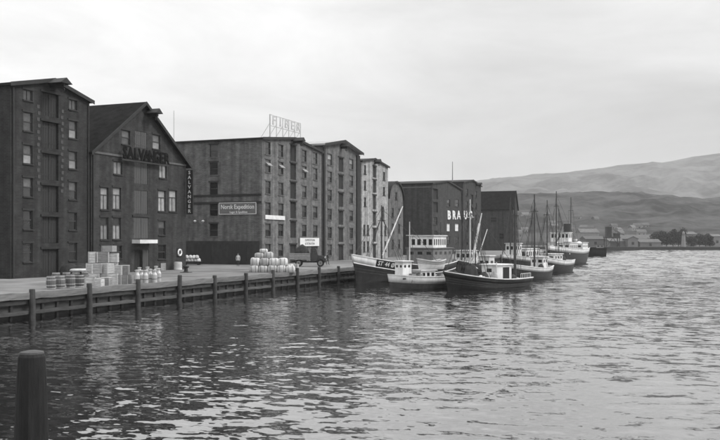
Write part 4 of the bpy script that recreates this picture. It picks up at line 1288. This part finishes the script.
# cart under a sheet behind the barrels
ct = thing('flat_cart', 'flat handcart with pale sheet behind the barrel row', 'cart', gnd(84, 281.5), YAW)
MB().box((0, 0, .95), (2.2, 1.1, .10)).build('platform', 'crate_dark', ct)
for sx in (-1, 1):
    for sy in (-1, 1):
        w_ = MB().torus((sx * .7, sy * .5, .45), .38, .05, 'y', 18, 6).build('wheel', 'iron_dark', ct)
        sp = MB()
        for k in range(4): sp.tube((sx * .7 + .36 * math.cos(k * .785), sy * .5, .45 + .36 * math.sin(k * .785)), (sx * .7 - .36 * math.cos(k * .785), sy * .5, .45 - .36 * math.sin(k * .785)), .025, n=5)
        sp.build('spokes', 'crate_dark', w_)
MB().tube((1.05, 0, .9), (2.0, 0, .3), .04).build('shaft', 'crate_dark', ct)
lump('sheet', 'tarp', ct, (0, 0, .9), 2.3, 1.2, .22, 21, n=36, jag=.04, sq=7)
nh = thing('dark_heap', 'low dark heap against the first warehouse behind the barrels', 'net', gnd(76, 276.6), YAW)  # plain dark heap filling the space behind the barrels
lump('heap_body', 'net_dark', nh, (0, 0, 0), 3.4, 1.6, 1.25, 61, n=28, k=9, jag=.14)
lump('heap_body', 'net_dark', nh, (1.5, -.3, 0), 1.8, 1.3, .8, 62, n=24, k=8, jag=.16)
# sacks by the yard wall
sk0 = None
spots = [(185.5, 263.6, 0), (188.8, 263.4, 0), (192, 263.2, 0), (195.3, 263.1, 0), (198.4, 263.0, 0), (187, 263.3, .5), (190.6, 263.2, .5), (194, 263.1, .5), (197, 263.0, .5)]
SL = ['leftmost bottom white sack', 'second bottom white sack from the left', 'middle bottom white sack', 'fourth bottom white sack from the left', 'rightmost bottom white sack',
      'leftmost upper white sack', 'second upper white sack from the left', 'third upper white sack from the left', 'rightmost upper white sack']
pal = thing('low_trolley', 'low dark trolley under the white sacks by the tarred wall', 'trolley', gnd(192, 265.0), YAW)
MB().box((0, 0, .46), (2.9, 1.2, .12)).build('platform', 'iron_dark', pal)
for sx in (-1, 1):
    for sy in (-1, 1): MB().tube((sx * 1.0, sy * .55 - .05, .2), (sx * 1.0, sy * .55 + .05, .2), .2, n=14).build('wheel', 'iron_dark', pal)
for k, (px, py, lv) in enumerate(spots):
    p = gnd(px, 265.0)
    o = lump('sack', 'sack', None, (p.x, p.y, QZ + .51 + lv * .85), .62, .85, .5, 40 + k, YAW + random.uniform(-.3, .3), jag=.1)
    tag(o, SL[k] + ' on the trolley by the yard wall', 'sack', 'white sacks on the trolley')
# the big tarpaulin heap at the quay edge
def bale(px, dd, lv, label, l=1.0, w=1.25, h=.78, seed=0):
    p = at(px, dd, QZ + lv)
    r = thing('bale', label, 'bale', p, YAW + random.uniform(-.14, .14), 'pale bales at the quay edge')
    o = lump('wrapping', 'tarp', r, (0, 0, 0), l * random.uniform(.92, 1.06), w, h * random.uniform(.95, 1.08), 200 + seed, 0, n=32, k=9, jag=.05, sq=6)
    for x_ in (-.25, .25):
        line('cord', [(x_, -w * .54, .02), (x_, -w * .53, h * .8), (x_, -w * .42, h * 1.03), (x_, w * .42, h * 1.03), (x_, w * .53, h * .8)], .02, 'rope', r, 4)
ORD = ['leftmost', 'second from the left', 'middle', 'second from the right', 'rightmost']
for q in range(5):
    bale(254.4 + 9.0 * q, 97.2, 0, ORD[q] + ' bale in the front bottom row of the pale bale stack', seed=q)
    bale(253.9 + 8.9 * q, 98.7, 0, ORD[q] + ' bale in the rear bottom row of the pale bale stack', h=.8, seed=10 + q)
for q, nm in enumerate(('leftmost', 'second from the left', 'second from the right', 'rightmost')):
    bale(255.6 + 9.1 * q, 97.5 + .1 * q, .79, nm + ' bale in the front middle layer of the pale bale stack', h=.76, seed=20 + q)
    bale(255.0 + 9.2 * q, 98.9, .81, nm + ' bale in the rear middle layer of the pale bale stack', h=.76, seed=30 + q)
bale(259.5, 98.2, 1.58, 'left one of the bales on top of the pale bale stack', h=.62, seed=40)
bale(268.6, 98.3, 1.58, 'right one of the bales on top of the pale bale stack', h=.66, seed=41)
bale(263.6, 98.4, 2.22, 'single topmost bale of the pale bale stack', h=.42, l=.9, w=1.0, seed=42)
crate(294.5, 271.6, .9, .8, .85, 'single pale crate at the right foot of the bale stack')

# lifebuoy on the wall, lamps
lb = thing('lifebuoy', 'white lifebuoy hanging on the gabled warehouse wall near its corner', 'lifebuoy', (XF + .12, fy(179), QZ + fz(179, 252.5)))
MB().torus((0, 0, 0), .36, .10, 'x', 24, 8).build('ring', 'lifebuoy', lb)
MB().box((-.07, 0, 0), (.05, .95, 1.05)).build('backing_board', 'band_dark', lb)
for q in range(4):
    a = q * math.pi / 2 + .78; MB().torus((0, .36 * math.cos(a), .36 * math.sin(a)), .115, .012, 'z', 10, 4).build('binding', 'rope', lb)
def wall_lamp(px, py, yw, label, front):
    p = at(px, 1); d = (yw / ray(px)[1]) if not front else XF / ray(px)[0]
    q = at(px, d, zat(py, d))
    o = thing('wall_lamp', label, 'lamp', q, 0, 'wall lamps')
    ax = Vector((0, .6, 0)) if not front else Vector((-.6, 0, 0))
    MB().tube((0, 0, .15), ax + Vector((0, 0, .15)), .03).build('arm', 'iron_dark', o)
    MB().lathe([(.03, .16), (.26, 0), (.26, -.03), (.04, .1)], n=14).build('shade', 'white_paint', o)
    MB().lathe([(.05, 0), (.11, -.1), (.05, -.2)], n=10).build('bulb', 'lamp_glass', o)
wall_lamp(195, 221, b3y - .6, 'enamel wall lamp on the yard wall, nearest the gabled warehouse', False)
wall_lamp(203, 221, b3y - .6, 'enamel wall lamp on the yard wall, left of the lettered board', False)

# ------------------------------------------------------------------ lorry
lr = thing('lorry', 'old dark open lorry with boarded bed parked before the warehouses', 'lorry', gnd(308, 266.6), YAW)
lr.scale = (1.12, 1.12, 1.2)
def wheel(x, y, r=.42):
    w = MB().torus((0, 0, 0), r - .09, .09, 'y', 20, 8).build('wheel', 'rubber', lr, (x, y, r))
    MB().tube((0, -.05, 0), (0, .05, 0), r - .12, r - .12, 14).build('rim', 'iron_grey', w)
    MB().tube((0, -.10, 0), (0, .10, 0), .07, .07, 8).build('hub', 'iron_dark', w)
for x in (-1.1, 1.55):
    for y in (-.72, .72): wheel(x, y)
MB().box((.1, 0, .55), (4.2, .7, .16)).build('chassis', 'iron_dark', lr)
bd = MB().box((-.95, 0, .88), (2.5, 1.8, .10)).build('bed', 'crate_dark', lr)
for q in range(3):
    for s in (-1, 1): MB().box((-.95, s * .88, 1.05 + q * .2), (2.5, .04, .17)).build('side_board', 'crate_dark', bd)
    MB().box((-2.18, 0, 1.05 + q * .2), (.04, 1.7, .17)).build('tail_board', 'crate_dark', bd)
cab = MB()
prof = [(.36, .62), (1.22, .62), (1.22, 1.35), (1.08, 1.95), (.95, 2.1), (.45, 2.1), (.36, 2.0)]
cab.panel(prof, [[(.52, 1.42), (1.05, 1.42), (.98, 1.86), (.52, 1.86)]], .05, lambda u, z, d: (u, -.75 + d, z))
cab.panel(prof, [[(.52, 1.42), (1.05, 1.42), (.98, 1.86), (.52, 1.86)]], .05, lambda u, z, d: (u, .75 - d, z))
for a, b in zip(prof, prof[1:] + prof[:1]):
    cab.add([(a[0], -.7, a[1]), (b[0], -.7, b[1]), (b[0], .7, b[1]), (a[0], .7, a[1])], [(0, 1, 2, 3)])
cb = cab.build('cab', 'truck_paint', lr)
for s in (-1, 1): MB().box((.77, s * .70, 1.64), (.55, .02, .46)).build('window', 'glass_dark', cb)
MB().box((1.17, 0, 1.62), (.02, 1.2, .44)).build('windscreen', 'glass_mid', cb).rotation_euler = (0, -.23, 0)
bn = MB(); bn.add([(1.22, -.42, .6), (1.22, .42, .6), (1.22, .42, 1.3), (1.22, -.42, 1.3), (2.2, -.30, .6), (2.2, .30, .6), (2.2, .30, 1.18), (2.2, -.30, 1.18)],
                 [(0, 1, 2, 3), (7, 6, 5, 4), (0, 4, 5, 1), (1, 5, 6, 2), (2, 6, 7, 3), (3, 7, 4, 0)])
hb = bn.build('bonnet', 'truck_paint', lr)
MB().box((2.23, 0, .88), (.05, .52, .58)).build('grille', 'iron_grey', hb)
for s in (-1, 1):
    MB().lathe([(.02, -.12), (.13, -.02), (.13, .02)], n=12).build('headlight', 'lamp_glass', lr, (2.15, s * .48, 1.05)).rotation_euler = (0, R(90), 0)
    mg = MB()
    for k in range(9):
        a0, a1 = math.pi * (k / 9) * .95 + .1, math.pi * ((k + 1) / 9) * .95 + .1
        P_ = [(1.55 + .55 * math.cos(a), .42 + .55 * math.sin(a)) for a in (a0, a1)]
        mg.add([(P_[0][0], s * .55, P_[0][1]), (P_[1][0], s * .55, P_[1][1]), (P_[1][0], s * .9, P_[1][1]), (P_[0][0], s * .9, P_[0][1])], [(0, 1, 2, 3)])
    mg.build('mudguard', 'truck_paint', lr)
lump('load', 'net_dark', lr, (-.7, 0, .93), 1.9, 1.5, 1.5, 77)

# ------------------------------------------------------------------ people
def person(label, p, rz, coat, legs, h=1.74, arm=0.1, stride=.16):
    """one skinned body: legs, trunk, arms with hands, neck and head"""
    s = h / 1.74
    V = {'pel': (0, 0, .95), 'bel': (0, .0, 1.10), 'che': (0, 0, 1.32), 'nk0': (0, 0, 1.47), 'nk1': (.015, 0, 1.53), 'hd0': (.03, 0, 1.60), 'hd1': (.025, 0, 1.69)}
    rad = {'pel': (.15, .13), 'bel': (.14, .12), 'che': (.17, .12), 'nk0': (.07, .07), 'nk1': (.055, .055), 'hd0': (.08, .09), 'hd1': (.075, .085)}
    E = [('pel', 'bel'), ('bel', 'che'), ('che', 'nk0'), ('nk0', 'nk1'), ('nk1', 'hd0'), ('hd0', 'hd1')]
    for sd, y in (('l', 1), ('r', -1)):
        st = stride * y
        for nm, co, r in (('hip', (0, .10 * y, .90), .095), ('kne', (st * .4 + .02, .11 * y, .50), .062), ('ank', (st * .6 - .02, .11 * y, .09), .042), ('toe', (st * .6 + .16, .13 * y, .035), .036),
                          ('sho', (0, .19 * y, 1.42), .062), ('elb', (-.03 + arm * y, .25 * y, 1.13), .045), ('wri', (.08 + arm * y, .24 * y, .88), .030), ('pal', (.10 + arm * y, .235 * y, .80), .034)):
            V[nm + sd] = co; rad[nm + sd] = (r, r)
        E += [('pel', 'hip' + sd), ('hip' + sd, 'kne' + sd), ('kne' + sd, 'ank' + sd), ('ank' + sd, 'toe' + sd), ('che', 'sho' + sd), ('sho' + sd, 'elb' + sd), ('elb' + sd, 'wri' + sd), ('wri' + sd, 'pal' + sd)]
        for k in range(5):
            nm = 'f%d%s' % (k, sd); px_, py_, pz_ = V['pal' + sd]
            if k == 4: V[nm] = (px_ + .045, py_ - .02 * y, pz_ + .0)
            else: V[nm] = (px_ + (k - 1.5) * .018, py_ - .012 * y, pz_ - .085 + .008 * abs(k - 1))
            rad[nm] = (.009, .009); E.append(('pal' + sd, nm))
    names = list(V)
    me = bpy.data.meshes.new('person'); me.from_pydata([tuple(c * s for c in V[n]) for n in names], [(names.index(a), names.index(b)) for a, b in E], [])
    o = bpy.data.objects.new('tmp_person', me); C.objects.link(o)
    sk = o.modifiers.new('skin', 'SKIN'); sk.use_smooth_shade = True
    for i, n in enumerate(names):
        me.skin_vertices[0].data[i].radius = (rad[n][0] * s, rad[n][1] * s); me.skin_vertices[0].data[i].use_root = n == 'pel'
    o.modifiers.new('sub', 'SUBSURF').levels = 2
    dg_ = bpy.context.evaluated_depsgraph_get()
    bm_ = bpy.data.meshes.new_from_object(o.evaluated_get(dg_))
    bpy.data.objects.remove(o)
    bm_.materials.clear()
    for m in ('skin', coat, legs, 'hair'): bm_.materials.append(MATS[m])
    for f in bm_.polygons:
        c = f.center / s
        f.material_index = 0 if c.z > 1.5 else (1 if c.z > .80 else 2)
        if abs(c.y) > .18 and c.z < .87: f.material_index = 0
        if c.z < .08: f.material_index = 3
    o = bpy.data.objects.new('person', bm_); C.objects.link(o); o.location = p; o.rotation_euler = (0, 0, rz)
    tag(o, label, 'person', 'people on the quay')
    hd = MB().lathe([(.115, -.01), (.118, .03), (.10, .09), (.05, .125)], n=14)
    hd.add([(.06, -.085, 0), (.19, -.05, -.015), (.19, .05, -.015), (.06, .085, 0), (.06, -.085, .02), (.19, -.05, .005), (.19, .05, .005), (.06, .085, .02)], [(0, 1, 2, 3), (7, 6, 5, 4), (0, 4, 5, 1), (1, 5, 6, 2), (2, 6, 7, 3)])
    hd.build('cap', 'cloth_dark', o, (.01, 0, 1.70 * s))
    MB().add([(.105, -.016, 1.62), (.105, .016, 1.62), (.10, 0, 1.67), (.135, 0, 1.63)], [(0, 1, 3), (1, 2, 3), (2, 0, 3), (0, 2, 1)]).build('nose', 'skin', o)
    for sgn in (-1, 1):
        MB().lathe([(.012, -.03), (.022, 0), (.012, .03)], (.02, sgn * .09, 1.64), 8).build('ear', 'skin', o)
    return o
p = gnd(238, 266.2); person('person in a pale coat standing before the tarred yard wall', p, R(-60), 'cloth_pale', 'cloth_dark', 1.76)
p = gnd(327.5, 264.8); person('person in dark clothes walking behind the lorry', p, R(10), 'cloth_dark', 'cloth_dark', 1.74, .14, .25)

# ------------------------------------------------------------------ foreground mooring pile
fpile = thing('foreground_pile', 'thick tarred timber pile with paler top rising from the water in front', 'pile', at(32, 14.6, 0))
top = zat(353.5, 14.6)
pm = MB(); n = 18; vv = []; fs = []
lev = [(-.9, .33), (1.0, .30), (2.0, .275), (2.7, .255), (top - .25, .235), (top - .05, .222), (top, .20)]
for (z, r) in lev:
    for i in range(n):
        a = 2 * math.pi * i / n; rr = r * (1 + .03 * math.sin(5 * a + 1) + .02 * math.sin(9 * a + z * 2))
        vv.append((rr * math.cos(a), rr * math.sin(a), z))
for j in range(len(lev) - 1): fs += [(j * n + i, j * n + (i + 1) % n, (j + 1) * n + (i + 1) % n, (j + 1) * n + i) for i in range(n)]
fs.append(tuple(range(n - 1, -1, -1))); fs.append(tuple(range((len(lev) - 1) * n, len(lev) * n)))
pm.add(vv, fs).build('shaft', 'pile_tar', fpile)
MB().lathe([(.20, 0), (.19, .03), (.10, .05)], (0, 0, top), 18).build('paler_top', 'pile_top', fpile)  # cap coloured paler than the tarred shaft

# ------------------------------------------------------------------ far pier, sheds, trees, houses
PD = 468.0
pier = struct(MB().box((0, 30, .35), (260, 64, 2.6)).build('far_pier', 'tar', None, at(700, PD, 0), YAW))
def shed(px0, px1, py0, py1, d, dp, label, wall='house_white', roof='house_roof', rise=1.2, gable=False, name='quay_shed', group='sheds on the far pier'):
    w = (px1 - px0) * d / F; zb = 1.66; h = zat(py0, d) - zb
    r = thing(name, label, 'shed', at((px0 + px1) / 2, d, zb), YAW, group)
    rise = min(rise, h * .45)
    hw = h - rise
    if gable:
        MB().panel([(-w / 2, 0), (w / 2, 0), (w / 2, hw), (0, h - .15), (-w / 2, hw)], [], dp, lambda u, z, dd: (u, dd, z)).build('wall', wall, r)
        prf = [(-w / 2 - .4, hw - .1), (0, h), (w / 2 + .4, hw - .1)]
        for a, b in zip(prf[:-1], prf[1:]):
            MB().add([(a[0], -.4, a[1]), (b[0], -.4, b[1]), (b[0], dp + .4, b[1]), (a[0], dp + .4, a[1]), (a[0], -.4, a[1] + .2), (b[0], -.4, b[1] + .2), (b[0], dp + .4, b[1] + .2), (a[0], dp + .4, a[1] + .2)],
                     [(0, 1, 2, 3), (7, 6, 5, 4), (0, 4, 5, 1), (1, 5, 6, 2), (2, 6, 7, 3), (3, 7, 4, 0)]).build('roof', roof, r)
    else:
        MB().box((0, dp / 2, hw / 2), (w, dp, hw)).build('wall', wall, r)
        MB().add([(-w / 2 - .4, -.5, hw), (w / 2 + .4, -.5, hw), (w / 2 + .4, dp + .5, hw), (-w / 2 - .4, dp + .5, hw), (-w / 2 - .4, dp / 2, h), (w / 2 + .4, dp / 2, h)],
                 [(0, 3, 2, 1), (0, 1, 5, 4), (2, 3, 4, 5), (0, 4, 3), (1, 2, 5)]).build('roof', roof, r)
    n = max(1, int(w / 6))
    for q in range(n): MB().box((-w / 2 + w * (q + .5) / n, -.04, hw * .45), (1.4, .08, min(1.6, hw * .6))).build('opening', 'glass_dark', r)
    return r
shed(610, 627, 238.5, 244, 485, 12, 'long low shed with pale wall left of the white gabled shed', rise=1.6)
shed(628, 638, 236.5, 244, 480, 14, 'white gabled shed on the far pier', gable=True, rise=1.4)
shed(640, 661, 239, 244, 484, 12, 'long low pale shed on the far pier between white gable and trees', rise=1.8)
shed(620, 657, 234.5, 241, 520, 16, 'long dark roofed shed behind the low pale sheds', wall='crate_dark', rise=2.6)
shed(687.5, 696.5, 231.5, 240, 520, 12, 'white house among the trees right of the white tower', gable=False, rise=1.6, name='white_house')
shed(712.5, 722, 234, 241, 520, 12, 'white house at the right edge beyond the trees', rise=1.4, name='white_house')
shed(581, 599, 228.5, 240, 560, 14, 'pale harbour building showing beyond the steamer', rise=2.6, name='harbour_building')
shed(586, 605, 236, 244, 500, 14, 'low grey shed between the steamer and the timber tower', wall='sign_grey', rise=1.8)
# white tower
tw = thing('white_tower', 'slim white harbour light tower in front of the dark trees', 'tower', at(683.5, 476, 1.66), YAW)
hh = zat(231.5, 476) - 1.66
MB().lathe([(1.25, 0), (.85, hh * .78)], n=12).build('shaft', 'house_white', tw)
MB().lathe([(1.2, 0), (1.2, .15)], (0, 0, hh * .78), 12).build('gallery', 'iron_dark', tw)
MB().lathe([(.7, 0), (.7, hh * .14), (.1, hh * .22)], (0, 0, hh * .80), 10).build('lantern', 'house_white', tw)
# timber tower / coal gantry
tt = thing('coal_gantry', 'dark lattice coal gantry with cabin rising over the far pier', 'gantry', at(612, 480, 1.66), YAW)
def gb(c, d_): MB().box(c, d_).build('frame', 'iron_dark', tt)
for x in (-3.2, 4.2):
    for y in (0, 4): MB().box((x, y, 2.6), (.4, .4, 5.2)).build('leg', 'iron_dark', tt)
MB().box((.5, 2, 5.2), (8.4, 4.6, .8)).build('bridge_girder', 'iron_dark', tt)
MB().box((-1.4, 2, 8.2), (2.8, 3.4, 5.2)).build('hoist_house', 'tar', tt)
MB().box((-1.4, 2, 11.0), (3.3, 3.9, .4)).build('hoist_roof', 'iron_dark', tt)
MB().box((3.2, 2, 6.5), (3.0, 3.0, 1.8)).build('engine_house', 'tar', tt)
for a, b in (((-3.2, 0, 0), (.5, 0, 5)), ((4.2, 0, 0), (.5, 0, 5)), ((0, 2, 8), (7.5, 2, 6.5)), ((-1.4, 2, 11), (7.5, 2, 6.6))): MB().tube(a, b, .14, n=6).build('brace', 'iron_dark', tt)
# trees
def tree(px, py, d, w, label, seed, group='trees on the far pier'):
    r = np.random.default_rng(seed); zb = 1.6; h = zat(py, d) - zb
    t = thing('tree', label, 'tree', at(px, d, zb), YAW, group)
    tr = MB().tube((0, 0, 0), (.1, 0, h * .55), .28, .14, 8)
    cl = []
    for q in range(13):
        a = r.uniform(0, 6.28); rr = r.uniform(.2, 1.0) * w / 2; zz = r.uniform(.22, .88) * h
        cl.append((rr * math.cos(a), rr * math.sin(a), zz, r.uniform(.18, .42) * min(w, h)))
        tr.tube((0, 0, h * r.uniform(.2, .45)), (cl[-1][0] * .8, cl[-1][1] * .8, zz), .09, .04, 5)
    tr.build('trunk', 'bark', t)
    cl.append((0, 0, h * .72, .42 * min(w, h)))
    mb = MB(); vv, fs = [], []
    for (cx, cy, cz, cr) in cl:
        for q in range(170):
            v = r.normal(0, 1, 3); v /= np.linalg.norm(v); v *= cr * r.uniform(.3, 1.5) ** .6 * np.array([1, 1, .8])
            c = np.array([cx, cy, min(cz, h - cr * .5)]) + v
            a, b = r.normal(0, 1, 3), r.normal(0, 1, 3); a *= .26 / np.linalg.norm(a); b *= .26 / np.linalg.norm(b)
            o = len(vv); vv += [tuple(c - a), tuple(c + b), tuple(c + a), tuple(c - b)]; fs.append((o, o + 1, o + 2, o + 3))
    mb.v, mb.f = vv, fs
    mb.build('crown', 'leaf', t, fix=False)
TR = [(655.5, 233.5, 505, 5, 'small dark tree at the left end of the pier tree row'), (660.5, 231.8, 500, 6, 'dark tree, second from the left end of the pier tree row'), (666.5, 231.2, 502, 6, 'broad dark tree left of the middle of the pier tree row'),
      (673, 228.5, 500, 5.5, 'taller dark tree just left of the white tower'), (678.5, 231, 504, 5, 'dark tree immediately left of the white tower'), (683, 224.8, 506, 5.5, 'tallest dark tree rising above the white tower'),
      (699.5, 234, 500, 6, 'dark bush-like tree right of the white house among trees'), (705.5, 233.4, 502, 6, 'dark round tree near the right edge of the pier'), (710, 236, 500, 4, 'low dark tree beside the right edge white house'), (691, 237, 495, 5, 'low dark bush in front of the white house among trees')]
for k, a in enumerate(TR): tree(*a, seed=100 + k)
# houses on the hillside
hs = None
def far_house(lat, d, w, h, dp, label, rz):
    z = float(hill_height(*NEAR_ARGS, np.array([lat]), np.array([d]), 5, 5)[0])
    o = thing('hillside_house', label, 'house', (lat * CT - d * ST, lat * ST + d * CT, z - 1.6), rz, 'houses on the far hillside')
    MB().box((0, 0, h / 2), (w, dp, h)).build('wall', 'house_white', o)
    MB().add([(-w / 2 - .3, -dp / 2 - .3, h), (w / 2 + .3, -dp / 2 - .3, h), (w / 2 + .3, dp / 2 + .3, h), (-w / 2 - .3, dp / 2 + .3, h), (-w / 2 - .3, 0, h + dp * .4), (w / 2 + .3, 0, h + dp * .4)],
             [(0, 3, 2, 1), (0, 1, 5, 4), (2, 3, 4, 5), (0, 4, 3), (1, 2, 5)]).build('roof', 'house_roof', o)
    for q in (-1, 1): MB().box((q * w * .25, -dp / 2 - .03, h * .55), (w * .16, .06, h * .3)).build('window', 'glass_dark', o)
rh = np.random.default_rng(17)
for k in range(30):
    px = rh.uniform(518, 602) if k < 20 else rh.uniform(612, 650)
    d = 690 + 170 * rh.uniform(0, 1) ** 1.6 if k < 20 else rh.uniform(680, 780)
    far_house((px - 360) / F * d, d, rh.uniform(4, 7.5), rh.uniform(3, 4.5), rh.uniform(4, 6),
              'small pale house on the far hillside, seen between the masts' if k < 20 else 'small pale house on the far shore above the pier sheds', YAW + rh.uniform(-.6, .6))

# ------------------------------------------------------------------ haze
hz = bpy.data.materials.new('haze'); hz.use_nodes = True
hn, hl = hz.node_tree.nodes, hz.node_tree.links
hn.clear()
ho = hn.new('ShaderNodeOutputMaterial'); hv = hn.new('ShaderNodeVolumePrincipled')
hv.inputs['Color'].default_value = (.92, .92, .92, 1); hv.inputs['Density'].default_value = 1.35e-4; hv.inputs['Anisotropy'].default_value = 0.2
hl.new(hv.outputs[0], ho.inputs['Volume'])
MATS['haze'] = hz
hb_ = MB().box((0, 0, 0), (13000, 13000, 482)).build('haze', 'haze', None, (0, 2000, 482 / 2 - 2.0))
hb_['kind'] = 'stuff'
